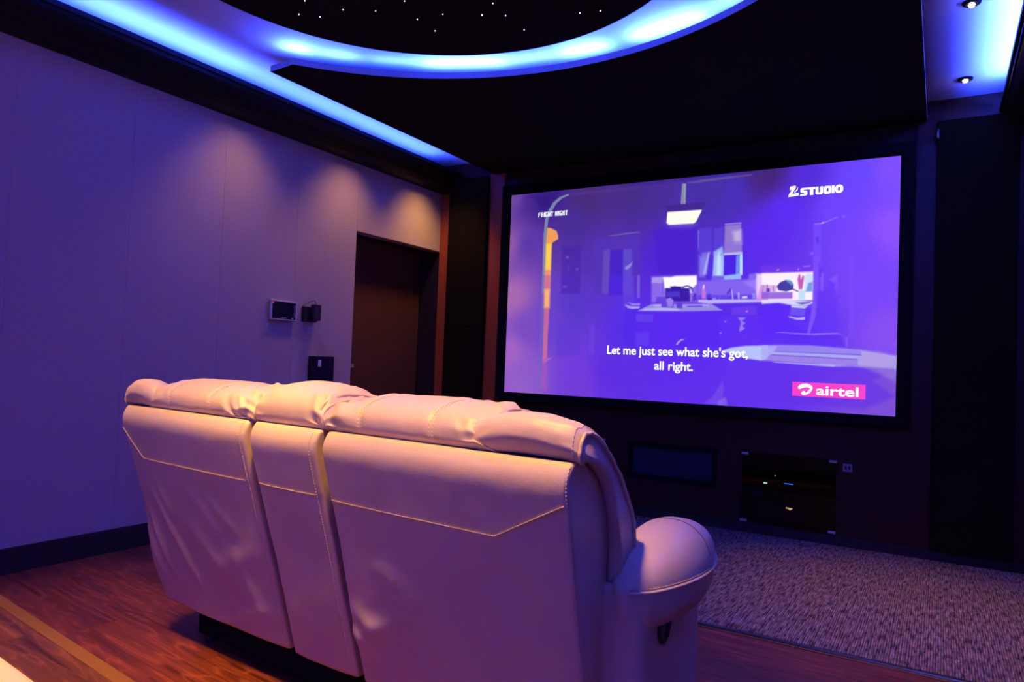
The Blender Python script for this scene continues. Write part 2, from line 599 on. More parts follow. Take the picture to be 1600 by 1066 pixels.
tri_prism('panel_board', outl, 0.0, 0.036, PANELBLACK, panel, EDGEPAINT)
boxes('hanger', [((x - 0.02, y - 0.02, 0.036), (x + 0.02, y + 0.02, ZC - 2.80))
                 for x in (-1.4, -0.5, 0.5, 1.4) for y in (0.75, 1.15)], BLACKMETAL, panel)

disc = thing('star_ceiling_disc', (-1.735, 1.987, 2.75),
             'round black ceiling disc dotted with tiny star lights inside the blue ring', 'ceiling disc')
cyl('disc_board', (0, 0, 0), 1.114, 0.035, PANELBLACK, disc, 128)
cyl('disc_hanger', (0, 0, 0.035), 0.60, ZC - 2.785, BLACKMETAL, disc, 64)
STAR = emit('star_glow', (0.55, 0.6, 1.0), 6.0)
STARS = [(-2.495, 2.212), (-2.618, 2.29), (-2.545, 2.353), (-2.396, 2.353), (-2.267, 2.431), (-2.087, 2.42),
         (-2.143, 2.582), (-2.004, 2.596), (-2.138, 2.714), (-1.844, 2.683), (-1.742, 2.616), (-1.749, 2.737),
         (-1.742, 2.896), (-1.433, 2.868), (-1.343, 2.893)]
while len(STARS) < 46:
    a, r = random.uniform(0, 2 * math.pi), 1.05 * math.sqrt(random.random())
    p = (-1.735 + r * math.cos(a), 1.987 + r * math.sin(a))
    if p[1] < 2.1 - 0.15 * (p[0] + 2.4) and all(math.dist(p, q) > 0.1 for q in STARS):
        STARS.append(p)
star0 = None
for k, (x, y) in enumerate(STARS):
    if star0 is None:
        bm = bmesh.new()
        bmesh.ops.create_icosphere(bm, subdivisions=2, radius=0.0024)
        o = star0 = finish('star_light', bm, STAR, disc)
    else:
        o = star0.copy()
        col.objects.link(o)
        o.parent = disc
    o.location = (x + 1.735, y - 1.987, -0.001)

# recessed downlights in the blue ceiling strip on the right
LAMP = emit('lamp_glow', (1.0, 0.72, 0.5), 30.0)
for y, lab in ((4.935, 'small bright downlight in the blue ceiling strip, nearer the screen wall'),
               (3.932, 'small bright downlight in the blue ceiling strip, cut by the top edge')):
    t = thing('downlight', (0.097, y, ZC), lab, 'downlight', 0, 'downlights in the right ceiling strip')
    bm = bmesh.new()
    rings = []
    for r, z in ((0.020, -0.001), (0.020, -0.008), (0.024, -0.012), (0.036, -0.010), (0.040, -0.004), (0.040, -0.0005)):
        rings.append([(r * math.cos(a), r * math.sin(a), z) for a in [2 * math.pi * k / 28 for k in range(28)]])
    loft(bm, rings, True, True)
    finish('trim_ring', bm, BLACKMETAL, t)
    bm = bmesh.new()
    bmesh.ops.create_uvsphere(bm, u_segments=16, v_segments=8, radius=0.014)
    for v in bm.verts:
        v.co.z = v.co.z * 0.8 - 0.014
    finish('lamp', bm, LAMP, t)

# ------------------------------------------------------------------ projection screen with its picture
SX0, SX1, SZ0, SZ1, SY = -3.188, -0.242, 0.897, 2.585, 5.20
SW, SH = SX1 - SX0, SZ1 - SZ0
screen = thing('projection_screen', (XM, YF, 0.818),
               'large wall-mounted projection screen in a black frame showing a blue kitchen film scene', 'screen')
ox, oy, oz = XM, YF, 0.818


def L(x, y, z):
    return (x - ox, y - oy, z - oz)


bm = bmesh.new()
fx0, fx1, fz0, fz1 = -3.274, -0.165, 0.818, 2.670
prof = [(0.0, YF - 0.002), (0.0, 5.185), (0.010, 5.172), (0.070, 5.172), (0.083, 5.186), (0.083, 5.199)]


def frame_pt(u, c):
    sx = (fx0 + u * (SX0 - fx0) / 0.083) if c in (0, 3) else (fx1 - u * (fx1 - SX1) / 0.083)
    sz = (fz0 + u * (SZ0 - fz0) / 0.083) if c in (0, 1) else (fz1 - u * (fz1 - SZ1) / 0.083)
    return sx, sz


rings = []
for c in (0, 1, 2, 3, 0):
    rings.append([L(frame_pt(u, c)[0], y, frame_pt(u, c)[1]) for u, y in prof])
vr = [[bm.verts.new(p) for p in r] for r in rings[:4]]
for c in range(4):
    a, b = vr[c], vr[(c + 1) % 4]
    for i in range(len(prof) - 1):
        bm.faces.new((a[i], a[i + 1], b[i + 1], b[i]))
finish('screen_frame', bm, BLACKMETAL, screen, False)
box('screen_backing', L(fx0 + 0.02, SY + 0.006, fz0 + 0.02), L(fx1 - 0.02, YF - 0.003, fz1 - 0.02), BLACKMETAL, screen)

# the film frame, warm wall light on its left edge painted in: control colours (u, v, sRGB) and soft-edged shapes (outline, sRGB, softness, opacity)
PB=[[0.009,0.012,112,72,160],[0.004,0.249,150,90,165],[0.055,0.254,88,55,170],[0.067,0.037,70,38,140],[0.11,0.043,52,26,130],[0.239,0.062,72,44,120],[0.208,0.163,72,46,150],[0.277,0.326,82,48,175],[0.38,0.043,70,45,130],[0.015,0.518,170,105,175],[0.018,0.792,165,100,195],[0.066,0.682,120,75,190],[0.089,0.896,140,90,200],[0.153,0.681,105,65,205],[0.217,0.576,88,55,200],[0.224,0.886,115,60,220],[0.32,0.88,95,45,225],[0.377,0.677,85,45,230],[0.49,0.686,90,42,240],[0.6,0.684,92,45,245],[0.493,0.83,95,42,235],[0.402,0.663,90,48,235],[0.42,0.05,72,46,150],[0.59,0.077,70,48,165],[0.484,0.353,78,34,215],[0.643,0.086,72,48,190],[0.71,0.279,92,42,240],[0.706,0.036,74,40,130],[0.719,0.025,64,34,110],[0.802,0.04,84,44,220],[0.756,0.167,92,46,250],[0.917,0.06,104,70,255],[0.874,0.183,112,68,255],[0.981,0.051,130,80,250],[0.988,0.283,145,84,250],[0.92,0.36,120,68,250],[0.944,0.509,122,70,248],[0.988,0.677,135,80,240],[0.811,0.658,96,50,245],[0.739,0.659,94,44,245],[0.524,0.973,98,46,235],[0.713,0.932,98,50,235],[0.972,0.947,125,78,215],[0.232,0.928,115,60,215],[0.052,0.968,150,95,200],[0.383,0.892,95,46,225]]
PS=[[[[0.06,0.008],[0.157,0.008],[0.111,0.092],[0.078,0.038]],[48,24,125],10,0.6],[[[0.112,0.506],[0.111,0.205],[0.114,0.135],[0.123,0.094],[0.138,0.055],[0.158,0.032],[0.185,0.02],[0.188,0.028],[0.168,0.038],[0.148,0.062],[0.134,0.1],[0.124,0.137],[0.121,0.206],[0.122,0.506]],[135,150,175],3,0.85],[[[0.185,0.019],[0.27,0.02],[0.394,0.02],[0.394,0.028],[0.27,0.03],[0.188,0.028]],[84,58,140],8,0.6],[[[0.11,0.414],[0.12,0.414],[0.12,0.574],[0.121,0.788],[0.123,0.978],[0.112,0.98],[0.111,0.681]],[112,100,190],5,0.6],[[[0.122,0.179],[0.134,0.183],[0.152,0.199],[0.157,0.221],[0.158,0.239],[0.139,0.256],[0.138,0.288],[0.138,0.506],[0.12,0.506],[0.12,0.238]],[240,160,85],3,1],[[[0.121,0.26],[0.137,0.261],[0.137,0.389],[0.121,0.388]],[255,215,80],12,0.9],[[[0.121,0.388],[0.137,0.389],[0.138,0.475],[0.12,0.474]],[245,140,120],10,0.7],[[[0.119,0.414],[0.137,0.415],[0.138,0.591],[0.136,0.713],[0.136,0.819],[0.123,0.835],[0.121,0.628]],[205,110,150],4,0.9],[[[0.12,0.484],[0.137,0.484],[0.138,0.575],[0.121,0.575]],[255,190,110],14,0.9],[[[0.122,0.825],[0.154,0.82],[0.123,0.856]],[185,100,180],4,0.8],[[[0.123,0.856],[0.136,0.845],[0.139,0.977],[0.119,0.979]],[170,85,185],14,0.6],[[[0.17,0.275],[0.23,0.28],[0.231,0.509],[0.174,0.507]],[70,36,165],10,0.6],[[[0.169,0.417],[0.229,0.42],[0.228,0.482],[0.179,0.486]],[78,42,185],10,0.6],[[[0.185,0.324],[0.193,0.324],[0.194,0.338],[0.185,0.337]],[115,95,190],4,0.7],[[[0.193,0.372],[0.196,0.372],[0.196,0.398],[0.193,0.398]],[105,85,190],4,0.6],[[[0.215,0.384],[0.224,0.384],[0.223,0.4],[0.215,0.399]],[110,85,195],4,0.6],[[[0.178,0.468],[0.192,0.469],[0.19,0.479],[0.178,0.479]],[115,90,205],4,0.6],[[[0.269,0.253],[0.402,0.236],[0.407,0.514],[0.274,0.51]],[84,52,185],14,0.6],[[[0.311,0.238],[0.362,0.229],[0.398,0.228],[0.398,0.234],[0.362,0.238],[0.313,0.241]],[120,105,165],4,0.7],[[[0.297,0.307],[0.316,0.303],[0.317,0.512],[0.297,0.511]],[108,82,190],8,0.7],[[[0.317,0.306],[0.354,0.306],[0.357,0.513],[0.317,0.512]],[72,36,200],4,0.95],[[[0.354,0.306],[0.379,0.304],[0.382,0.514],[0.357,0.513]],[98,78,205],8,0.8],[[[0.359,0.392],[0.367,0.383],[0.382,0.366],[0.379,0.384],[0.369,0.401],[0.364,0.402]],[150,150,230],4,0.8],[[[0.317,0.425],[0.356,0.427],[0.357,0.522],[0.317,0.521]],[76,38,218],4,0.9],[[[0.356,0.427],[0.387,0.428],[0.391,0.593],[0.359,0.592]],[98,66,220],8,0.7],[[[0.396,0.429],[0.403,0.429],[0.405,0.533],[0.398,0.533]],[140,120,235],4,0.6],[[[0.265,0.658],[0.278,0.658],[0.281,0.796],[0.265,0.797]],[110,72,222],8,0.5],[[[0.166,0.649],[0.232,0.643],[0.236,0.803],[0.166,0.817]],[90,54,210],14,0.5],[[[0.365,0.577],[0.405,0.578],[0.409,0.751],[0.364,0.752]],[82,40,232],6,0.7],[[[0.364,0.562],[0.378,0.57],[0.406,0.573],[0.406,0.58],[0.38,0.58],[0.366,0.572]],[165,145,245],3,0.9],[[[0.374,0.552],[0.384,0.56],[0.406,0.559],[0.406,0.566],[0.384,0.567]],[150,130,245],3,0.8],[[[0.397,0.612],[0.407,0.612],[0.408,0.642],[0.398,0.642]],[110,85,235],5,0.6],[[[0.359,-0.002],[0.5,0.002],[0.718,-0.005],[0.718,0.006],[0.517,0.012],[0.449,0.015],[0.359,0.013]],[58,34,140],6,0.6],[[[0.523,0.022],[0.578,0.016],[0.683,0.014],[0.68,0.018],[0.589,0.025],[0.526,0.027]],[112,98,135],5,0.8],[[[0.509,0.026],[0.519,0.027],[0.519,0.117],[0.507,0.115]],[150,165,175],3,0.95],[[[0.511,0.031],[0.514,0.031],[0.514,0.114],[0.51,0.113]],[120,125,160],3,0.7],[[[0.462,0.118],[0.573,0.117],[0.561,0.151],[0.472,0.147]],[66,38,135],6,0.75],[[[0.466,0.185],[0.549,0.21],[0.538,0.232],[0.482,0.226]],[120,105,215],22,0.5],[[[0.472,0.148],[0.561,0.15],[0.56,0.158],[0.548,0.2],[0.542,0.208],[0.478,0.206],[0.471,0.198]],[255,255,240],3,1],[[[0.432,0.22],[0.549,0.224],[0.555,0.434],[0.457,0.429]],[74,32,205],14,0.7],[[[0.553,0.239],[0.557,0.239],[0.557,0.32],[0.555,0.325]],[155,140,235],3,0.8],[[[0.555,0.234],[0.587,0.228],[0.593,0.436],[0.557,0.434]],[92,66,215],8,0.7],[[[0.565,0.34],[0.584,0.337],[0.58,0.436],[0.561,0.435]],[135,130,230],10,0.7],[[[0.558,0.353],[0.581,0.355],[0.575,0.449],[0.56,0.448]],[135,125,235],12,0.7],[[[0.58,0.341],[0.585,0.337],[0.576,0.435],[0.569,0.435]],[185,195,245],6,0.7],[[[0.593,0.238],[0.618,0.232],[0.62,0.344],[0.594,0.342]],[92,68,215],8,0.7],[[[0.594,0.338],[0.615,0.316],[0.62,0.349],[0.621,0.441],[0.595,0.439]],[160,185,245],8,0.9],[[[0.605,0.343],[0.61,0.334],[0.609,0.44],[0.6,0.44]],[200,230,250],5,0.8],[[[0.596,0.356],[0.62,0.358],[0.621,0.446],[0.593,0.443]],[165,190,245],6,0.9],[[[0.604,0.356],[0.612,0.357],[0.615,0.441],[0.603,0.441]],[215,235,255],6,0.7],[[[0.584,0.355],[0.595,0.356],[0.592,0.461],[0.578,0.461]],[80,45,225],6,0.7],[[[0.592,0.443],[0.621,0.446],[0.621,0.467],[0.591,0.464]],[125,105,235],5,0.8],[[[0.62,0.218],[0.659,0.217],[0.66,0.223],[0.62,0.222]],[165,150,235],3,0.9],[[[0.62,0.225],[0.659,0.225],[0.663,0.348],[0.62,0.349]],[150,125,205],5,0.95],[[[0.64,0.253],[0.66,0.25],[0.662,0.311],[0.644,0.309]],[205,190,225],16,0.8],[[[0.62,0.298],[0.662,0.295],[0.662,0.334],[0.621,0.33]],[140,110,220],10,0.6],[[[0.62,0.345],[0.664,0.343],[0.664,0.355],[0.62,0.355]],[185,180,245],3,1],[[[0.62,0.355],[0.65,0.356],[0.65,0.442],[0.621,0.441]],[72,36,215],3,1],[[[0.62,0.358],[0.65,0.36],[0.65,0.446],[0.621,0.444]],[76,36,228],3,1],[[[0.65,0.356],[0.659,0.356],[0.66,0.443],[0.65,0.442]],[110,140,235],4,0.9],[[[0.65,0.36],[0.659,0.361],[0.66,0.444],[0.65,0.443]],[110,140,240],4,0.9],[[[0.659,0.354],[0.664,0.354],[0.666,0.443],[0.66,0.443]],[190,235,255],3,0.95],[[[0.659,0.361],[0.664,0.361],[0.665,0.439],[0.66,0.439]],[190,235,255],3,0.95],[[[0.621,0.443],[0.662,0.437],[0.663,0.46],[0.622,0.463]],[150,190,250],4,0.95],[[[0.666,0.361],[0.691,0.363],[0.695,0.45],[0.667,0.453]],[88,45,235],8,0.6],[[[0.682,0.44],[0.697,0.437],[0.696,0.462],[0.68,0.462]],[150,130,240],8,0.7],[[[0.435,0.437],[0.555,0.438],[0.558,0.557],[0.437,0.555]],[150,115,235],10,0.85],[[[0.466,0.441],[0.486,0.443],[0.5,0.438],[0.553,0.439],[0.555,0.476],[0.543,0.495],[0.471,0.492]],[255,250,255],6,1],[[[0.437,0.442],[0.466,0.441],[0.466,0.468],[0.436,0.466]],[185,175,235],6,0.7],[[[0.464,0.458],[0.466,0.458],[0.467,0.521],[0.465,0.521]],[110,70,220],3,0.8],[[[0.556,0.462],[0.7,0.462],[0.701,0.537],[0.557,0.538]],[138,110,240],10,0.85],[[[0.67,0.472],[0.7,0.46],[0.701,0.514]],[170,140,250],12,0.6],[[[0.557,0.526],[0.701,0.526],[0.702,0.548],[0.557,0.548]],[95,55,230],6,0.7],[[[0.56,0.545],[0.727,0.547],[0.727,0.558],[0.7,0.564],[0.593,0.565],[0.559,0.557]],[195,185,250],4,0.95],[[[0.593,0.562],[0.727,0.558],[0.728,0.619],[0.62,0.619],[0.598,0.576]],[88,45,232],5,0.8],[[[0.643,0.579],[0.702,0.576],[0.702,0.612],[0.644,0.614]],[112,62,235],6,0.7],[[[0.677,0.595],[0.681,0.595],[0.681,0.6],[0.677,0.6]],[200,185,255],3,0.9],[[[0.474,0.492],[0.537,0.495],[0.538,0.552],[0.475,0.551]],[58,28,165],3,1],[[[0.477,0.507],[0.512,0.508],[0.513,0.532],[0.477,0.531]],[84,60,210],6,0.8],[[[0.484,0.485],[0.498,0.483],[0.518,0.487],[0.514,0.495],[0.49,0.494]],[48,26,140],3,1],[[[0.515,0.487],[0.531,0.481],[0.543,0.49],[0.546,0.509],[0.542,0.509],[0.539,0.495],[0.53,0.486],[0.519,0.494]],[60,35,160],3,1],[[[0.536,0.495],[0.543,0.5],[0.543,0.516],[0.538,0.516]],[235,230,255],5,0.7],[[[0.45,0.531],[0.476,0.529],[0.476,0.56],[0.448,0.562]],[95,60,220],5,0.8],[[[0.568,0.505],[0.571,0.479],[0.574,0.479],[0.577,0.51],[0.579,0.541],[0.568,0.541]],[205,120,220],4,0.9],[[[0.57,0.482],[0.574,0.481],[0.574,0.496],[0.57,0.5]],[225,220,255],3,0.8],[[[0.548,0.516],[0.554,0.517],[0.556,0.548],[0.544,0.552],[0.545,0.531]],[80,45,190],4,0.85],[[[0.581,0.52],[0.591,0.52],[0.592,0.541],[0.582,0.541]],[78,45,200],5,0.7],[[[0.583,0.539],[0.592,0.539],[0.593,0.548],[0.583,0.548]],[60,30,170],3,0.8],[[[0.595,0.537],[0.604,0.539],[0.603,0.549],[0.594,0.549]],[165,150,245],4,0.8],[[[0.61,0.523],[0.613,0.523],[0.614,0.544],[0.61,0.544]],[120,90,235],3,0.8],[[[0.629,0.521],[0.637,0.498],[0.641,0.503],[0.645,0.545],[0.641,0.545],[0.638,0.512],[0.632,0.526]],[75,50,190],3,0.9],[[[0.64,0.503],[0.642,0.504],[0.646,0.545],[0.643,0.545]],[225,225,255],3,0.8],[[[0.656,0.517],[0.66,0.518],[0.661,0.545],[0.657,0.545]],[200,195,255],3,0.8],[[[0.666,0.534],[0.678,0.532],[0.68,0.542],[0.666,0.543]],[230,225,255],4,0.9],[[[0.691,0.521],[0.697,0.521],[0.698,0.544],[0.691,0.544]],[165,150,250],4,0.8],[[[0.698,0.439],[0.726,0.438],[0.727,0.547],[0.7,0.546]],[250,225,255],8,0.9],[[[0.711,0.437],[0.826,0.437],[0.827,0.461],[0.827,0.553],[0.713,0.555]],[255,240,255],5,1],[[[0.71,0.408],[0.826,0.411],[0.826,0.437],[0.711,0.437]],[120,55,235],8,0.7],[[[0.745,0.424],[0.75,0.424],[0.75,0.428],[0.745,0.428]],[235,200,255],3,0.9],[[[0.792,0.424],[0.795,0.424],[0.795,0.429],[0.792,0.428]],[225,190,255],3,0.9],[[[0.805,0.414],[0.819,0.412],[0.819,0.415],[0.805,0.417]],[190,170,255],3,0.7],[[[0.709,0.487],[0.726,0.487],[0.727,0.551],[0.7,0.553]],[210,140,225],6,0.8],[[[0.712,0.487],[0.746,0.489],[0.746,0.516],[0.712,0.517]],[215,160,215],4,0.8],[[[0.712,0.517],[0.782,0.519],[0.782,0.546],[0.712,0.546]],[140,85,215],5,0.85],[[[0.723,0.501],[0.73,0.502],[0.731,0.517],[0.723,0.517]],[75,45,190],3,0.9],[[[0.714,0.487],[0.716,0.488],[0.716,0.515],[0.714,0.515]],[130,80,200],2,0.8],[[[0.724,0.486],[0.726,0.486],[0.726,0.515],[0.724,0.515]],[130,80,200],2,0.8],[[[0.738,0.488],[0.739,0.488],[0.74,0.515],[0.738,0.515]],[130,80,200],2,0.8],[[[0.746,0.495],[0.753,0.478],[0.766,0.468],[0.779,0.474],[0.784,0.49],[0.783,0.508],[0.768,0.516],[0.751,0.511]],[72,60,165],3,1],[[[0.765,0.469],[0.775,0.468],[0.783,0.486],[0.78,0.492]],[100,180,215],6,0.8],[[[0.781,0.503],[0.795,0.515],[0.794,0.519],[0.781,0.508]],[50,30,120],2,0.9],[[[0.792,0.466],[0.795,0.446],[0.798,0.449],[0.8,0.467],[0.803,0.451],[0.807,0.456],[0.803,0.509],[0.796,0.508]],[190,75,170],4,0.9],[[[0.807,0.46],[0.813,0.443],[0.826,0.448],[0.826,0.518],[0.809,0.518]],[190,215,245],8,0.7],[[[0.816,0.483],[0.825,0.479],[0.825,0.518],[0.811,0.518]],[80,130,215],6,0.7],[[[0.795,0.513],[0.81,0.512],[0.809,0.553],[0.797,0.553]],[195,225,245],4,1],[[[0.712,0.552],[0.779,0.553],[0.826,0.558],[0.826,0.566],[0.81,0.577],[0.78,0.572],[0.752,0.563],[0.713,0.567]],[225,225,255],4,0.95],[[[0.788,0.562],[0.824,0.56],[0.819,0.566],[0.803,0.571]],[75,75,150],3,0.85],[[[0.779,0.572],[0.81,0.577],[0.825,0.574],[0.825,0.579],[0.812,0.584],[0.81,0.619],[0.777,0.612]],[110,85,240],5,0.9],[[[0.78,0.572],[0.809,0.578],[0.817,0.576],[0.81,0.586],[0.78,0.581]],[215,230,255],3,0.9],[[[0.772,0.616],[0.794,0.625],[0.81,0.621],[0.81,0.632],[0.794,0.633],[0.775,0.622]],[200,190,250],3,0.9],[[[0.713,0.569],[0.752,0.565],[0.779,0.579],[0.773,0.636],[0.818,0.68],[0.819,0.706],[0.715,0.709]],[92,42,245],10,0.8],[[[0.826,0.374],[0.841,0.375],[0.839,0.44],[0.837,0.558],[0.826,0.558],[0.826,0.435]],[128,84,248],5,0.8],[[[0.824,0.245],[0.84,0.244],[0.842,0.426],[0.827,0.426]],[118,76,252],5,0.8],[[[0.825,0.242],[0.842,0.24],[0.874,0.22],[0.876,0.223],[0.846,0.244],[0.826,0.247]],[150,125,255],3,0.7],[[[0.84,0.24],[0.846,0.238],[0.846,0.242],[0.841,0.244]],[215,205,255],2,0.9],[[[0.885,0.216],[0.89,0.216],[0.89,0.225],[0.885,0.225]],[150,110,255],5,0.8],[[[0.829,0.3],[0.835,0.292],[0.837,0.327],[0.832,0.322]],[95,45,245],4,0.8],[[[0.817,0.361],[0.825,0.355],[0.825,0.37],[0.819,0.37]],[145,105,255],4,0.7],[[[0.826,0.558],[0.837,0.558],[0.834,0.619],[0.821,0.691],[0.816,0.691],[0.823,0.619]],[130,95,245],5,0.8],[[[0.838,0.401],[0.847,0.44],[0.842,0.488],[0.838,0.462]],[98,50,245],5,0.7],[[[0.841,0.462],[0.845,0.44],[0.849,0.445],[0.848,0.519],[0.843,0.519]],[145,105,255],5,0.6],[[[0.86,0.474],[0.878,0.447],[0.879,0.52],[0.876,0.541],[0.868,0.481]],[135,92,250],6,0.7],[[[0.859,0.48],[0.875,0.483],[0.873,0.507],[0.864,0.506]],[98,52,248],8,0.6],[[[0.832,0.518],[0.878,0.507],[0.882,0.679],[0.848,0.686],[0.835,0.654]],[100,55,245],10,0.5],[[[0.9,0.379],[0.912,0.38],[0.916,0.704],[0.903,0.704]],[128,76,250],8,0.5],[[[0.744,0.688],[0.756,0.683],[0.823,0.69],[0.878,0.684],[0.889,0.692],[0.878,0.689],[0.83,0.695],[0.756,0.688]],[155,125,248],3,0.8],[[[0.747,0.692],[0.825,0.697],[0.885,0.692],[0.896,0.734],[0.75,0.739]],[92,46,240],8,0.6],[[[0.898,0.704],[0.903,0.7],[0.902,0.738],[0.898,0.734]],[140,100,245],5,0.7],[[[0.62,0.767],[0.644,0.752],[0.679,0.743],[0.73,0.739],[0.731,0.8],[0.715,0.803],[0.68,0.796],[0.641,0.776]],[185,195,250],5,1],[[[0.715,0.74],[0.752,0.737],[0.824,0.737],[0.925,0.75],[1.001,0.771],[1.002,0.821],[0.98,0.818],[0.926,0.817],[0.88,0.818],[0.813,0.811],[0.716,0.801]],[175,175,245],8,0.95],[[[0.925,0.754],[0.968,0.76],[1.001,0.775],[1.002,0.816],[0.969,0.816],[0.926,0.809]],[180,155,225],20,0.8],[[[0.752,0.739],[0.824,0.739],[0.93,0.754],[0.93,0.768],[0.745,0.762]],[150,125,235],4,0.85],[[[0.745,0.762],[0.93,0.767],[0.93,0.772],[0.745,0.765]],[105,80,215],3,0.8],[[[0.736,0.776],[0.813,0.781],[0.924,0.786],[0.924,0.811],[0.841,0.81],[0.724,0.801]],[155,125,230],5,0.85],[[[0.738,0.776],[0.813,0.778],[0.921,0.785],[0.921,0.789],[0.813,0.784],[0.738,0.78]],[110,85,215],3,0.7],[[[0.716,0.801],[0.765,0.803],[0.846,0.809],[0.846,0.813],[0.765,0.808],[0.716,0.804]],[110,80,220],3,0.7],[[[0.741,0.806],[0.877,0.813],[0.877,0.818],[0.846,0.817],[0.746,0.809]],[185,195,250],3,0.9],[[[0.711,0.824],[0.866,0.825],[0.908,0.812],[0.986,0.827],[0.956,0.869],[0.997,0.925],[0.937,0.981],[0.652,0.96],[0.638,0.85]],[98,48,232],14,0.6],[[[0.935,0.815],[1.001,0.816],[1.002,0.87],[0.976,0.847]],[150,125,215],16,0.7],[[[0.398,0.594],[0.439,0.562],[0.593,0.565],[0.621,0.593],[0.517,0.598]],[155,145,225],4,0.95],[[[0.416,0.584],[0.46,0.58],[0.511,0.585],[0.511,0.592],[0.413,0.59]],[195,195,250],5,0.8],[[[0.443,0.567],[0.462,0.564],[0.465,0.574],[0.445,0.572]],[195,190,250],4,0.8],[[[0.511,0.566],[0.577,0.564],[0.588,0.579],[0.525,0.581]],[165,150,240],4,0.8],[[[0.529,0.572],[0.584,0.571],[0.584,0.577],[0.533,0.578]],[80,50,200],3,0.8],[[[0.569,0.568],[0.585,0.567],[0.586,0.576],[0.572,0.576]],[200,195,255],4,0.7],[[[0.462,0.55],[0.476,0.543],[0.487,0.534],[0.496,0.546],[0.497,0.58],[0.465,0.577]],[105,65,215],4,0.95],[[[0.476,0.541],[0.487,0.534],[0.495,0.546],[0.494,0.575],[0.481,0.577]],[155,130,235],5,0.9],[[[0.503,0.554],[0.519,0.554],[0.519,0.583],[0.505,0.582]],[88,62,205],4,0.95],[[[0.397,0.596],[0.62,0.596],[0.613,0.637],[0.617,0.749],[0.407,0.757],[0.398,0.658]],[88,40,238],6,0.7],[[[0.397,0.609],[0.443,0.609],[0.443,0.643],[0.398,0.643]],[105,75,235],6,0.6],[[[0.396,0.693],[0.433,0.687],[0.434,0.751],[0.397,0.752]],[105,70,240],10,0.5],[[[0.37,0.554],[0.385,0.559],[0.406,0.559],[0.406,0.567],[0.386,0.566]],[160,140,245],3,0.8],[[[0.371,0.574],[0.389,0.576],[0.404,0.574],[0.404,0.582],[0.386,0.584],[0.371,0.579]],[185,170,255],3,0.9],[[[0.657,0.623],[0.676,0.623],[0.676,0.628],[0.666,0.637],[0.676,0.646],[0.668,0.66],[0.676,0.669],[0.664,0.683],[0.662,0.674],[0.666,0.646],[0.662,0.632]],[155,140,250],4,0.85],[[[0.627,0.638],[0.63,0.638],[0.63,0.644],[0.627,0.644]],[190,175,255],3,0.8],[[[0.615,0.688],[0.619,0.687],[0.62,0.694],[0.615,0.694]],[170,150,255],3,0.8],[[[0.505,0.746],[0.511,0.729],[0.519,0.72],[0.53,0.719],[0.519,0.726],[0.51,0.743]],[185,185,250],3,0.9],[[[0.602,0.965],[0.626,0.896],[0.63,0.929],[0.625,0.996],[0.583,0.995]],[120,85,235],8,0.6],[[[0.615,0.986],[0.634,0.962],[0.641,1.005],[0.616,1.008]],[150,115,240],8,0.6]]



def s2l(c):
    c = np.asarray(c, float) / 255.0
    return np.where(c <= 0.04045, c / 12.92, ((c + 0.055) / 1.055) ** 2.4)


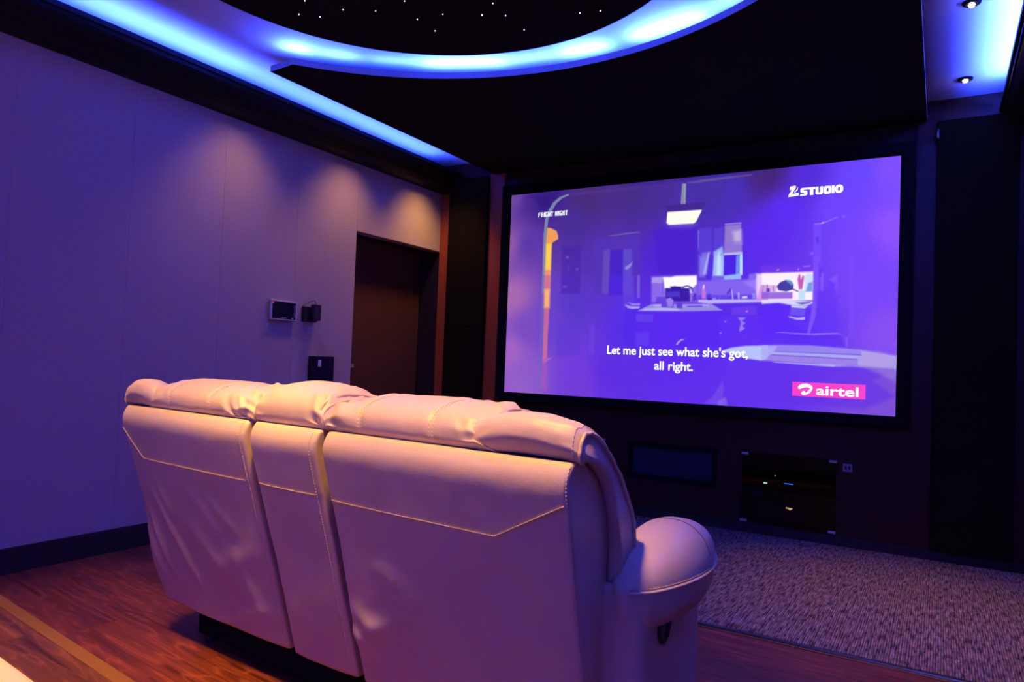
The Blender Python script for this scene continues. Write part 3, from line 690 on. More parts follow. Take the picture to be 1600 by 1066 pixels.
def build_picture(nu=576, nv=324):
    u, v = np.meshgrid(np.linspace(0, 1, nu), np.linspace(0, 1, nv))
    asp = SH / SW
    pts = np.stack([u.ravel(), v.ravel()], 1)
    num = np.zeros((len(pts), 3))
    den = np.zeros(len(pts))
    for bu, bv, r, g, b in PB:
        d2 = (pts[:, 0] - bu) ** 2 + ((pts[:, 1] - bv) * asp) ** 2
        w = 1.0 / (d2 + 0.0006) ** 1.5
        num += w[:, None] * np.array([r, g, b])
        den += w
    img = num / den[:, None]
    img += np.random.default_rng(3).normal(0, 1.6, (len(pts), 1))
    for poly, c, soft, alpha in PS:
        P = np.array(poly)
        sw = soft * 0.00045
        m0 = P.min(0) - 4 * sw
        m1 = P.max(0) + 4 * sw / asp
        idx = np.where((pts[:, 0] > m0[0]) & (pts[:, 0] < m1[0]) & (pts[:, 1] > m0[1] - 4 * sw) & (pts[:, 1] < m1[1]))[0]
        if len(idx) == 0:
            continue
        q = pts[idx] * [1, asp]
        A = P * [1, asp]
        inside = np.zeros(len(q), bool)
        dist = np.full(len(q), 9.0)
        for k in range(len(A)):
            a, b = A[k], A[(k + 1) % len(A)]
            e = b - a
            w = q - a
            t = np.clip((w @ e) / max(e @ e, 1e-12), 0, 1)
            dist = np.minimum(dist, np.hypot(*(w - t[:, None] * e).T))
            cond = (a[1] > q[:, 1]) != (b[1] > q[:, 1])
            with np.errstate(divide='ignore', invalid='ignore'):
                xi = a[0] + (q[:, 1] - a[1]) * e[0] / e[1]
            inside ^= cond & (q[:, 0] < xi)
        sd = np.where(inside, dist, -dist)
        mask = np.clip(0.5 + sd / (2 * sw + 1e-9), 0, 1)
        mask = mask * mask * (3 - 2 * mask) * alpha
        img[idx] = img[idx] * (1 - mask[:, None]) + np.array(c) * mask[:, None]
    lin = s2l(np.clip(img, 0, 255)).astype(np.float32)
    co = np.empty((len(pts), 3), np.float32)
    co[:, 0] = SX0 + pts[:, 0] * SW - ox
    co[:, 1] = SY - oy
    co[:, 2] = SZ1 - pts[:, 1] * SH - oz
    i = np.arange(nu * nv).reshape(nv, nu)
    quads = np.stack([i[1:, :-1], i[1:, 1:], i[:-1, 1:], i[:-1, :-1]], -1).reshape(-1, 4)
    me = bpy.data.meshes.new('screen_surface')
    me.vertices.add(len(co))
    me.vertices.foreach_set('co', co.ravel())
    me.loops.add(quads.size)
    me.loops.foreach_set('vertex_index', quads.ravel().astype(np.int32))
    me.polygons.add(len(quads))
    me.polygons.foreach_set('loop_start', np.arange(0, quads.size, 4, dtype=np.int32))
    me.update(calc_edges=True)
    at = me.color_attributes.new('picture', 'FLOAT_COLOR', 'POINT')
    at.data.foreach_set('color', np.concatenate([lin, np.ones((len(lin), 1), np.float32)], 1).ravel())
    me.materials.append(PICTURE)
    o = bpy.data.objects.new('screen_surface', me)
    col.objects.link(o)
    o.parent = screen


build_picture()
TXT = emit('white_text_glow', (0.92, 0.95, 1.0), 1.1)
PINK = emit('pink_sign_glow', (1.0, 0.062, 0.62), 0.97)
BLUETXT = emit('pale_blue_glow', (0.35, 0.62, 1.0), 0.9)


def UV(u, v, lift=0.002):
    return Vector((SX0 + u * SW - ox, SY - lift - oy, SZ1 - v * SH - oz))


def text_mesh(s, bold=0.0, spacing=1.0):
    cu = bpy.data.curves.new('t', 'FONT')
    cu.body = s
    cu.size = 1.0
    cu.offset = bold
    cu.space_character = spacing
    cu.resolution_u = 4
    o = bpy.data.objects.new('t', cu)
    col.objects.link(o)
    bpy.context.view_layer.update()
    me = bpy.data.meshes.new_from_object(o.evaluated_get(bpy.context.evaluated_depsgraph_get()))
    bpy.data.objects.remove(o)
    bpy.data.curves.remove(cu)
    return [tuple(v.co[:2]) for v in me.vertices], [tuple(p.vertices) for p in me.polygons]


def put_text(bm, s, u0, u1, vb, vt, ref, bold=0.0, spacing=1.0, lift=0.003, shear=0.0):
    """fit text so that its ink spans u0..u1 and height of 'ref' glyphs spans vb..vt (baseline, top)"""
    vs, fs = text_mesh(s, bold, spacing)
    rv, _ = text_mesh(ref, bold)
    h = max(p[1] for p in rv)
    x0, x1 = min(p[0] for p in vs), max(p[0] for p in vs)
    out = []
    for x, y in vs:
        fx = (x - x0) / (x1 - x0) + shear * y
        out.append(bm.verts.new(UV(u0 + (u1 - u0) * fx, vb + (vt - vb) * (y / h), lift)))
    for f in fs:
        try:
            bm.faces.new([out[i] for i in f])
        except ValueError:
            pass


def poly(bm, pts, lift=0.003):
    vs = [bm.verts.new(UV(p[0], p[1], lift)) for p in pts]
    es = [bm.edges.new((vs[i], vs[(i + 1) % len(vs)])) for i in range(len(vs))]
    bmesh.ops.triangle_fill(bm, edges=es, use_beauty=True)


def flat(name, bm, m, parent):
    for f in bm.faces:
        f.normal_update()
        if f.normal.y > 0:
            f.normal_flip()
    return finish(name, bm, m, parent, False, False)


bm = bmesh.new()
put_text(bm, "Let me just see what she's got,", 0.3179, 0.6847, 0.7935, 0.7540, 'L', 0.022)
flat('subtitle_line', bm, TXT, screen)
bm = bmesh.new()
put_text(bm, 'all right.', 0.4504, 0.5514, 0.8575, 0.8195, 'l', 0.022)
flat('subtitle_line', bm, TXT, screen)
# film title in heavy condensed capitals, each stroke a flat quad: (x0, y0, x1, y1) in a unit cell
GLYPH = {'F': [(0, 0, .38, 1), (0, .80, 1, 1), (0, .40, .85, .60)], 'I': [(0, 0, 1, 1)],
         'R': [(0, 0, .36, 1), (0, .80, .9, 1), (0, .38, .9, .56), (.64, .5, 1, .92), (.60, 0, 1, .42)],
         'G': [(0, .08, .36, .92), (.1, .80, 1, 1), (.1, 0, 1, .20), (.64, 0, 1, .50), (.5, .36, 1, .52)],
         'H': [(0, 0, .38, 1), (.62, 0, 1, 1), (.3, .40, .7, .60)], 'T': [(.30, 0, .70, 1), (0, .80, 1, 1)],
         'N': [(0, 0, .34, 1), (.66, 0, 1, 1), (.30, .45, .52, .85), (.48, .15, .70, .55)]}
bm = bmesh.new()
cw = {'I': 0.42, ' ': 0.45, 'T': 0.95, 'F': 0.9}
word = 'FRIGHT NIGHT'
tot = sum(cw.get(c, 1.0) for c in word) + 0.20 * (len(word) - 1)
ku = (0.1848 - 0.0923) / tot
uc = 0.0923
for c in word:
    wd = cw.get(c, 1.0) * ku
    for x0, y0, x1, y1 in GLYPH.get(c, ()):
        q = [(uc + x0 * wd, 0.1248 - y0 * 0.0235), (uc + x1 * wd, 0.1248 - y0 * 0.0235), (uc + x1 * wd, 0.1248 - y1 * 0.0235), (uc + x0 * wd, 0.1248 - y1 * 0.0235)]
        bm.faces.new([bm.verts.new(UV(a, b, 0.003)) for a, b in q])
    uc += wd + 0.20 * ku
flat('title_text', bm, TXT, screen)
# channel mark: an italic numeral-like Z with a swash, then heavy square STUDIO letters
bm = bmesh.new()
poly(bm, [(0.7700, 0.0830), (0.7820, 0.0800), (0.7840, 0.0860), (0.7790, 0.1020), (0.7760, 0.1130), (0.7900, 0.1120), (0.7895, 0.1230),
          (0.7668, 0.1255), (0.7680, 0.1150), (0.7750, 0.0960), (0.7700, 0.0975)])
poly(bm, [(0.7880, 0.0870), (0.7875, 0.0990), (0.7815, 0.1090), (0.7795, 0.1080), (0.7845, 0.0980)])


def rrect(u0, u1, v0, v1, r):
    asp = SW / SH
    pts = []
    for cx, cy, a in ((u1 - r, v1 - r * asp, 0), (u0 + r, v1 - r * asp, 90), (u0 + r, v0 + r * asp, 180), (u1 - r, v0 + r * asp, 270)):
        for k in range(6):
            t = R_(a + 18 * k)
            pts.append((cx + r * math.cos(t), cy + r * asp * math.sin(t)))
    return pts


def ring_poly(bm, outer, inner, lift=0.003):
    a = [bm.verts.new(UV(p[0], p[1], lift)) for p in outer]
    b = [bm.verts.new(UV(p[0], p[1], lift)) for p in inner]
    for i in range(len(a)):
        j = (i + 1) % len(a)
        bm.faces.new((a[i], a[j], b[j], b[i]))


vt, vb = 0.0925, 0.1245
sx = 0.7925
# S
poly(bm, [(sx + 0.001, vt + 0.004), (sx + 0.004, vt), (sx + 0.0165, vt), (sx + 0.0165, vt + 0.008), (sx + 0.008, vt + 0.008), (sx + 0.008, vt + 0.0115),
          (sx + 0.0145, vt + 0.012), (sx + 0.0165, vt + 0.017), (sx + 0.0165, vb - 0.004), (sx + 0.0135, vb), (sx + 0.0005, vb), (sx + 0.0005, vb - 0.0075),
          (sx + 0.0090, vb - 0.0075), (sx + 0.0090, vb - 0.0115), (sx + 0.0030, vb - 0.0120), (sx + 0.001, vt + 0.015)])
# T
poly(bm, [(sx + 0.0172, vt), (sx + 0.0335, vt), (sx + 0.0335, vt + 0.008), (sx + 0.0295, vt + 0.008), (sx + 0.0295, vb), (sx + 0.0220, vb), (sx + 0.0220, vt + 0.008), (sx + 0.0172, vt + 0.008)])
# U
poly(bm, [(sx + 0.0342, vt), (sx + 0.0405, vt), (sx + 0.0405, vb - 0.0085), (sx + 0.0440, vb - 0.0085), (sx + 0.0440, vt), (sx + 0.0505, vt), (sx + 0.0505, vb - 0.005),
          (sx + 0.0475, vb), (sx + 0.0372, vb), (sx + 0.0342, vb - 0.005)])
# D
ring_poly(bm, rrect(sx + 0.0515, sx + 0.0675, vt, vb, 0.0042), rrect(sx + 0.0580, sx + 0.0620, vt + 0.009, vb - 0.009, 0.0008))
# I
poly(bm, [(sx + 0.0685, vt), (sx + 0.0745, vt), (sx + 0.0745, vb), (sx + 0.0685, vb)])
# O
ring_poly(bm, rrect(sx + 0.0755, sx + 0.0928, vt - 0.0010, vb + 0.0010, 0.0080), rrect(sx + 0.0818, sx + 0.0862, vt + 0.009, vb - 0.009, 0.0018))
flat('channel_logo', bm, TXT, screen)
bm = bmesh.new()
put_text(bm, 'HD', 0.7835, 0.7905, 0.1225, 0.1155, 'H', 0.03)
flat('channel_logo_mark', bm, BLUETXT, screen)
# sponsor sign: pink rectangle with a curl emblem and rounded letters
bm = bmesh.new()
poly(bm, [(0.7872, 0.8855), (0.9405, 0.8855), (0.9405, 0.9420), (0.7872, 0.9420)], 0.002)
flat('sponsor_sign', bm, PINK, screen)
bm = bmesh.new()
put_text(bm, 'airtel', 0.8390, 0.9268, 0.9330, 0.8960, 'l', 0.022, 1.0, 0.0035)
cl = [(0.8010, 0.9120, .0035), (0.8040, 0.9060, .0055), (0.8090, 0.9010, .0065), (0.8150, 0.8985, .0062), (0.8210, 0.8985, .0055), (0.8260, 0.9020, .0048),
      (0.8280, 0.9080, .0042), (0.8265, 0.9170, .0038), (0.8225, 0.9250, .0036), (0.8175, 0.9305, .0036), (0.8125, 0.9325, .0038), (0.8100, 0.9300, .0042), (0.8120, 0.9250, .0038), (0.8150, 0.9225, .0022)]
sm = catmull([(a, b, c) for a, b, c in cl], 5, False)
asp = SW / SH
up, dn = [], []
for i, p in enumerate(sm):
    a, b = sm[max(i - 1, 0)], sm[min(i + 1, len(sm) - 1)]
    tx, ty = b.x - a.x, (b.y - a.y) / asp
    l = math.hypot(tx, ty)
    nx, ny = -ty / l, tx / l
    w = p.z * 0.72
    up.append(bm.verts.new(UV(p.x + nx * w, p.y + ny * w * asp, 0.0035)))
    dn.append(bm.verts.new(UV(p.x - nx * w, p.y - ny * w * asp, 0.0035)))
for i in range(len(up) - 1):
    bm.faces.new((up[i], up[i + 1], dn[i + 1], dn[i]))
flat('sponsor_logo', bm, TXT, screen)

# ------------------------------------------------------------------ screen wall: acoustic panels, cabinets, speaker, plate
def apanel(x0, x1, label, splits, ztop):
    t = thing('acoustic_panel', ((x0 + x1) / 2, YF - 0.001, 0.076), label, 'acoustic panel', 0, 'acoustic panels beside the screen')
    zs = [0.0] + [s - 0.076 for s in splits] + [ztop - 0.076]
    for a, b in zip(zs, zs[1:]):
        box('fabric_panel', (-(x1 - x0) / 2, -0.06, a + 0.001), ((x1 - x0) / 2, 0, b - 0.001), BLACKCLOTH, t, 0.006, 3)
    return t


apanel(-3.851, -3.439, 'tall black fabric acoustic panel left of the screen beside the door recess', [1.455], 2.785)
rp = apanel(-0.039, 0.387, 'tall black fabric acoustic panel at the right, under the blue ceiling strip', [], 2.785)
bm = bmesh.new()
add_box(bm, (-0.222, -0.075, 2.585), (-0.205, -0.058, 2.655), 0.004)
finish('black_catch', bm, BLACKPLASTIC, rp)
bm = bmesh.new()
loft(bm, [[(-0.2135 + r * math.cos(a), -0.0755 + r * 0.4 * math.sin(a), z) for a in [2 * math.pi * k / 10 for k in range(10)]]
          for r, z in ((0.0045, 2.594), (0.0052, 2.600), (0.0035, 2.620), (0.0012, 2.640))])
o = finish('latch_pin', bm, CLIPMETAL, rp)
o['label'] = 'white metal latch pin'


def cabinet(x0, x1, label):
    """let into the wall: carcass behind the wall plane, smoked glass door held by four small clips"""
    z0, z1 = 0.091, 0.575
    t = thing('glass_cabinet', ((x0 + x1) / 2, YF, z0), label, 'cabinet', 0, 'built-in cabinets under the screen')
    w, h = (x1 - x0) / 2 - 0.001, z1 - z0
    boxes('carcass', [((-w, 0.001, 0), (-w + 0.012, 0.36, h)), ((w - 0.012, 0.001, 0), (w, 0.36, h)),
                      ((-w + 0.0125, 0.001, 0), (w - 0.0125, 0.36, 0.010)), ((-w + 0.0125, 0.001, h - 0.010), (w - 0.0125, 0.36, h)),
                      ((-w + 0.0125, 0.35, 0.0105), (w - 0.0125, 0.36, h - 0.0105))], BLACKPLASTIC, t)
    box('shelf', (-w + 0.0125, 0.012, 0.222), (w - 0.0125, 0.349, 0.234), BLACKPLASTIC, t)
    g = box('glass_door', (-w, -0.008, -0.002), (w, -0.002, h + 0.002), GLASS, t, 0.001)
    for sx_ in (-1, 1):
        for zz in (0.002, h - 0.010):
            c = box('glass_clip', (sx_ * (w - 0.020) - 0.024, -0.016, zz - 0.008), (sx_ * (w - 0.020) + 0.024, -0.0085, zz + 0.010), CLIPMETAL, g, 0.002)
    return t


cabinet(GC[0][0], GC[0][1], 'smoked glass cabinet with lit equipment under the right half of the screen')
cabinet(GC[1][0], GC[1][1], 'smoked glass cabinet let into the wall behind the sofa, only its corner clip showing')

cxm = (GC[0][0] + GC[0][1]) / 2


def device(name, label, cat, w, d, h, x, z, group=None):
    t = thing(name, (x, YF + 0.03, z), label, cat, 0, group)
    box('housing', (-w / 2, 0.006, 0.006), (w / 2, d, h), BLACKPLASTIC, t, 0.004)
    box('front_panel', (-w / 2 + 0.002, 0, 0.008), (w / 2 - 0.002, 0.0058, h - 0.002), GLOSSBLACK, t, 0.002)
    for sx_ in (-1, 1):
        for yy in (0.03, d - 0.06):
            box('foot', (sx_ * (w / 2 - 0.03) - 0.012, yy, 0), (sx_ * (w / 2 - 0.03) + 0.012, yy + 0.024, 0.0058), BLACKPLASTIC, t)
    return t


def glow(name, parent, x0, x1, z0, z1, c, s):
    return box(name, (x0, -0.0022, z0), (x1, -0.0002, z1), emit(name + '_glow', c, s), parent, 0.0008)


zsh = 0.091 + 0.234 + 0.0005
rec = device('av_receiver', 'black receiver with a lit orange display on the cabinet floor', 'receiver', 0.43, 0.29, 0.135, cxm, 0.1015)
dx = -0.883 - cxm
for k, (a, b, c, e) in enumerate(((-0.022, -0.012, 0.103, 0.113), (-0.009, 0.000, 0.100, 0.111), (0.001, 0.012, 0.096, 0.110), (0.013, 0.021, 0.104, 0.111))):
    glow('display_segment', rec, dx + a, dx + b, c, e, (1.0, 0.62, 0.30), 7.0)
stb = device('set_top_box', 'slim black set-top box with a blue light bar on the cabinet shelf', 'set-top box', 0.36, 0.24, 0.062, cxm - 0.02, zsh)
glow('light_bar', stb, -0.922 - cxm + 0.02, -0.862 - cxm + 0.02, 0.375 - zsh, 0.3795 - zsh, (0.06, 0.22, 1.0), 12.0)
glow('channel_display', stb, -1.060 - cxm + 0.02, -1.035 - cxm + 0.02, 0.362 - zsh, 0.370 - zsh, (0.55, 1.0, 0.75), 9.0)
mp_ = device('media_player', 'small black media player with an amber dot stacked on the set-top box', 'media player', 0.24, 0.2, 0.05, cxm - 0.06, zsh + 0.0625)
bm = bmesh.new()
bmesh.ops.create_icosphere(bm, subdivisions=2, radius=0.0035)
bmesh.ops.translate(bm, verts=bm.verts, vec=(-0.982 - cxm + 0.06, -0.001, 0.424 - zsh - 0.0625))
finish('power_light', bm, emit('amber_glow', (1.0, 0.75, 0.25), 6.0), mp_)

# centre speaker in its niche between the cabinets
t = thing('centre_speaker', ((NX0 + NX1) / 2, YF, NZ0), 'wide black speaker set into the wall below the middle of the screen', 'speaker')
w, h = (NX1 - NX0) / 2 - 0.001, 0.575 - NZ0
boxes('niche_frame', [((-w, -0.004, 0.001), (-w + 0.03, 0.2, h)), ((w - 0.03, -0.004, 0.001), (w, 0.2, h)),
                      ((-w + 0.0305, -0.004, 0.001), (w - 0.0305, 0.2, 0.03)), ((-w + 0.0305, -0.004, h - 0.03), (w - 0.0305, 0.2, h))], BLACKMETAL, t)
box('speaker_grille', (-w + 0.0305, 0.02, 0.0305), (w - 0.0305, 0.05, h - 0.0305), plain('blue_black_cloth', (0.014, 0.016, 0.026), 0.9, 0, 0.3, 500), t, 0.004)

# small socket plate right of the lit cabinet
t = thing('socket_plate', (-0.518, YF, 0.533), 'small grey wall plate right of the lit glass cabinet', 'wall plate')
box('plate', (-0.029, -0.008, -0.026), (0.029, 0, 0.026), GREYPLASTIC, t, 0.003)
for x in (-0.018, 0.004):
    box('socket', (x, -0.0105, -0.012), (x + 0.014, -0.0085, 0.012), BLACKPLASTIC, t, 0.001)

# ------------------------------------------------------------------ things on the left wall
t = thing('touch_panel', (XL, 3.443, 1.380), 'black touch screen in a silver frame on the beige left wall', 'control panel')
pw, ph = 0.118, 0.140
box('housing', (0.0005, -pw + 0.006, 0.004), (0.022, pw - 0.006, ph - 0.004), GREYPLASTIC, t, 0.004)
bm = bmesh.new()
fr = []
for (y, z) in ((-pw, 0), (pw, 0), (pw, ph), (-pw, ph)):
    sy, sz = (1 if y < 0 else -1), (1 if z == 0 else -1)
    fr.append([(0.012, y, z), (0.026, y, z), (0.030, y + sy * 0.004, z + sz * 0.004), (0.030, y + sy * 0.012, z + sz * 0.010), (0.0235, y + sy * 0.013, z + sz * 0.011)])
vr = [[bm.verts.new(p) for p in r] for r in fr]
for c in range(4):
    a, b = vr[c], vr[(c + 1) % 4]
    for i in range(4):
        bm.faces.new((a[i], a[i + 1], b[i + 1], b[i]))
finish('frame', bm, SILVER, t, False)
box('glass', (0.0225, -pw + 0.0135, 0.0115), (0.0245, pw - 0.0135, ph - 0.0115), GLOSSBLACK, t)
box('maker_plate', (0.0248, -0.020, 0.016), (0.0258, 0.026, 0.023), GREYPLASTIC, t)
for k in range(7):
    box('button', (0.0248, pw - 0.026, 0.030 + k * 0.0125), (0.0262, pw - 0.018, 0.035 + k * 0.0125), SILVER, t, 0.0006)
box('corner_mark', (0.0248, pw - 0.044, 0.016), (0.0258, pw - 0.030, 0.0205), WHITEPLASTIC, t)
box('standby_light', (0.0248, -pw + 0.018, ph - 0.022), (0.0262, -pw + 0.028, ph - 0.017), emit('red_glow', (1.0, 0.05, 0.06), 1.5), t)

t = thing('power_adapter', (XL, 3.690, 1.388), 'small black plug adapter with a looped wire beside the touch screen', 'adapter')
box('socket_box', (0.0005, -0.064, 0.0), (0.030, 0.064, 0.108), BLACKPLASTIC, t, 0.004)
box('plug', (0.0305, -0.008, 0.010), (0.075, 0.060, 0.128), BLACKPLASTIC, t, 0.008, 3)
tube('wire', catmull([(0.05, 0.024, 0.125), (0.052, 0.018, 0.148), (0.045, 0.002, 0.152), (0.028, -0.020, 0.140), (0.012, -0.052, 0.120), (0.006, -0.068, 0.09)], 6, False), 0.0022, BLACKPLASTIC, t)

t = thing('wall_box', (XL, 3.832, 0.80), 'black wall box with a small white switch, left of the door recess', 'wall box')
box('box_body', (0.0005, -0.120, 0.0), (0.020, 0.120, 0.150), GLOSSBLACK, t, 0.004)
box('box_front', (0.0005, -0.120, 0.154), (0.024, 0.120, 0.340), GLOSSBLACK, t, 0.004)
box('white_switch', (0.0245, -0.046, 0.262), (0.030, -0.018, 0.312), WHITEPLASTIC, t, 0.002)['label'] = 'small white switch'

# ------------------------------------------------------------------ carpet
t = thing('carpet', (XM, 4.24, 0.0), 'grey striped loop carpet between the sofa and the screen wall', 'carpet')
box('carpet_pile', (XL + 0.016 - XM, 3.262 - 4.24, 0.0005), (XR - 0.016 - XM, YF - 0.018 - 4.24, 0.012), CARPET, t, 0.002)
bm = bmesh.new()
loft(bm, [[(x, y - 4.24, z) for y, z in ((3.236, 0.0005), (3.237, 0.006), (3.243, 0.011), (3.255, 0.012), (3.261, 0.010), (3.261, 0.0005))]
          for x in (XL + 0.016 - XM, XR - 0.016 - XM)])
finish('edge_strip', bm, BLACKPLASTIC, t, False)
box('brass_line', (XL + 0.016 - XM, 3.2285 - 4.24, 0.0005), (XR - 0.016 - XM, 3.2355 - 4.24, 0.004), BRASS, t)

# ------------------------------------------------------------------ raised platform of the rear row (lower left corner)
PH = 0.15
SL = math.tan(R_(6.5))
pa = thing('platform', (-2.66, 1.371, 0.0), 'low wooden platform with a paler front edge in the lower left corner', 'platform')
PX0, PX1 = XL + 0.016 + 2.66, XR - 0.016 + 2.66
bm = bmesh.new()
q = [(PX0, YB + 0.002 - 1.371), (PX1, YB + 0.002 - 1.371), (PX1, -SL * PX1 - 0.0525), (PX0, -SL * PX0 - 0.0525)]
loft(bm, [[(x, y, z) for x, y in q] for z in (0.0005, PH)])
finish('deck', bm, DECKWOOD, pa, False)
bm = bmesh.new()
loft(bm, [[(x, y - SL * x, z) for y, z in ((-0.052, 0.001), (-0.052, PH + 0.001), (-0.012, PH + 0.001), (-0.003, PH - 0.002), (0.0, PH - 0.010), (0.0, 0.001))]
          for x in (PX0, PX1)])
finish('nosing', bm, NOSING, pa, False)

# ------------------------------------------------------------------ reclining sofa, seen from behind
LEA = LEATHER
SOFA_A = -R_(4.6)
sofa = thing('reclining_sofa', (-2.56, 1.515, 0.0),
             'cream leather two-seat reclining sofa with a middle console, seen from behind', 'sofa', SOFA_A)
ZS = 0.937


def shear(z):
    return -0.055 * max(0.0, (ZS - z)) / 0.787


def yb0(z):
    """rear face of the reclined back: leaning towards the viewer, rolling over at the top"""
    zb = 0.850
    if z < zb:
        return 0.343 * (ZS - z)
    h = ZS - zb
    t = (z - zb) / h
    p0, p1, ma, mb = 0.343 * h, 0.040, -0.343 * h, 0.95 * h
    return (2 * t ** 3 - 3 * t * t + 1) * p0 + (t ** 3 - 2 * t * t + t) * ma + (-2 * t ** 3 + 3 * t * t) * p1 + (t ** 3 - t * t) * mb


def crease(x, z, lst):
    """soft folds: (x0, z0, x1, z1, width, height), fading out towards both ends"""
    d = 0.0
    for x0, z0, x1, z1, w, a in lst:
        ex, ez = x1 - x0, z1 - z0
        l2 = ex * ex + ez * ez
        t = ((x - x0) * ex + (z - z0) * ez) / l2
        if 0 < t < 1:
            dist = abs((x - x0) * ez - (z - z0) * ex) / math.sqrt(l2)
            if dist < 3 * w:
                d += a * math.exp(-(dist / w) ** 2) * math.sin(math.pi * t) ** (1.5 if a > 0 else 0.3)
    return d


class Back:
    """one upholstered back section: rear face, rolled corners and side faces"""

    def __init__(self, x0, x1, creases, zline, r=0.013, z0=0.15, flare=0.0):
        self.x0, self.x1, self.cr, self.zline, self.r, self.z0, self.flare = x0, x1, creases, zline, r, z0, flare

    def rear(self, x, z):
        s = (x - self.x0) / (self.x1 - self.x0)
        b = 0.010 * (1 - (2 * s - 1) ** 4)
        low = min(1.0, max(0.0, (0.74 - z) / 0.2))
        y = yb0(z) - b - crease(x, z, self.cr)
        y -= low * 0.006 * noise.noise(Vector((x * 5 + self.x0 * 3, z * 4, 1.7)))
        y -= 0.0012 * noise.noise(Vector((x * 18, z * 14, 4.1)))
        if z > self.zline(x):
            y -= 0.0025
        return y

    def xe(self, z):
        f = self.flare * math.exp(-((z - 0.30) / 0.17) ** 2)
        return self.x0 - f + shear(z), self.x1 + shear(z)

    def build(self, name, depth, nz=88, nx=60):
        rings = []
        zs = [self.z0 + (ZS - self.z0) * i / nz for i in range(nz + 1)]
        for z in zs:
            a, b = self.xe(z)
            r = self.r
            dl, dr = depth(z, 0), depth(z, 1)
            ring = []
            # side (left) front -> back, left corner, rear face, right corner, side (right) back -> front
            yl, yr = self.rear(self.x0 + r, z), self.rear(self.x1 - r, z)
            for k in range(5):
                ring.append((a + 0.004 * math.sin(math.pi * k / 5), yl + dl + (r - dl) * k / 5, z))
            for k in range(6):
                t = math.pi / 2 * k / 6
                ring.append((a + r - r * math.cos(t), yl + r - r * math.sin(t), z))
            for k in range(nx + 1):
                s = k / nx
                x = a + r + (b - a - 2 * r) * s
                ring.append((x, self.rear(self.x0 + r + (self.x1 - self.x0 - 2 * r) * s, z), z))
            for k in range(1, 7):
                t = math.pi / 2 * (1 - k / 6)
                ring.append((b - r + r * math.cos(t), yr + r - r * math.sin(t), z))
            for k in range(1, 6):
                ring.append((b - 0.004 * math.sin(math.pi * k / 5), yr + r + (dr - r) * k / 5, z))
            rings.append(ring)
        bm = bmesh.new()
        loft(bm, rings)
        return finish(name, bm, LEA, sofa)

    def path(self, pts, lift=0.001, step=0.012):
        out = []
        for (x0, z0), (x1, z1) in zip(pts, pts[1:]):
            n = max(2, int(math.hypot(x1 - x0, z1 - z0) / step))
            for k in range(n + (1 if (x1, z1) == pts[-1] else 0)):
                t = k / n
                x, z = x0 + (x1 - x0) * t, z0 + (z1 - z0) * t
                out.append((x + shear(z), min(self.rear(x, z - 0.002), self.rear(x, z + 0.002)) - lift, z))
        return out


def dashes(bm, pts, length=0.0055, gap=0.0035, r=0.0011):
    """little stitches laid along a polyline"""
    P = [Vector(p) for p in pts]
    acc = [0.0]
    for a, b in zip(P, P[1:]):
        acc.append(acc[-1] + (b - a).length)

    def at(s):
        s = min(max(s, 0), acc[-1] - 1e-6)
        for i in range(len(acc) - 1):
            if acc[i + 1] >= s:
                return P[i].lerp(P[i + 1], (s - acc[i]) / max(1e-9, acc[i + 1] - acc[i]))
        return P[-1]
    s = 0.002
    while s + length < acc[-1]:
        add_tube(bm, [at(s), at(s + length)], r, 4)
        s += length + gap


ZL = 0.743
left = Back(-0.045, 0.722, [(0.02, 0.70, 0.33, 0.22, 0.020, 0.010), (-0.02, 0.60, 0.16, 0.20, 0.018, 0.012), (-0.03, 0.48, 0.06, 0.20, 0.016, 0.012),
                            (0.10, 0.70, 0.20, 0.50, 0.022, 0.007), (0.28, 0.72, 0.52, 0.46, 0.030, 0.006), (0.38, 0.70, 0.62, 0.50, 0.022, 0.005),
                            (0.36, 0.36, 0.74, 0.52, 0.045, 0.007), (0.67, 0.17, 0.52, 0.50, 0.030, 0.006), (0.44, 0.19, 0.72, 0.30, 0.022, 0.005),
                            (0.30, 0.72, 0.30, 0.16, 0.004, -0.002), (0.25, 0.58, 0.50, 0.30, 0.04, 0.006)],
            lambda x: ZL if x > 0.075 else ZL + (0.075 - x) * 0.95, flare=0.055)
console = Back(0.750, 1.058, [], lambda x: ZL + 0.002)
right = Back(1.086, 1.888, [(1.08, 0.42, 1.24, 0.33, 0.035, 0.012), (1.08, 0.36, 1.16, 0.24, 0.025, 0.014), (1.08, 0.28, 1.30, 0.42, 0.030, 0.008),
                            (1.20, 0.60, 1.40, 0.48, 0.035, 0.004), (1.685, 0.735, 1.685, 0.16, 0.004, -0.002), (1.27, 0.735, 1.27, 0.3, 0.004, -0.0015),
                            (1.62, 0.30, 1.88, 0.24, 0.05, 0.008)],
             lambda x: ZL - 0.004 if x < 1.683 else ZL - 0.004 + (x - 1.683) * 0.53)


def side_front(z):
    """front outline of the side face at the right end, measured from the top down"""
    pts = [(0.15, 0.45), (0.45, 0.36), (0.60, 0.262), (0.634, 0.250), (0.727, 0.238), (0.807, 0.209), (0.870, 0.172), (0.905, 0.135), (0.925, 0.100), (0.937, 0.068)]
    for (za, ya), (zb, y2) in zip(pts, pts[1:]):
        if z <= zb:
            return ya + (y2 - ya) * (z - za) / (zb - za)
    return pts[-1][1]


left.build('back_panel', lambda z, s: max(0.034, side_front(z) - yb0(z)) if s == 0 else 0.10)
console.build('console_back', lambda z, s: 0.10)
right.build('back_panel', lambda z, s: max(0.034, side_front(z) - yb0(z)) if s == 1 else 0.10)

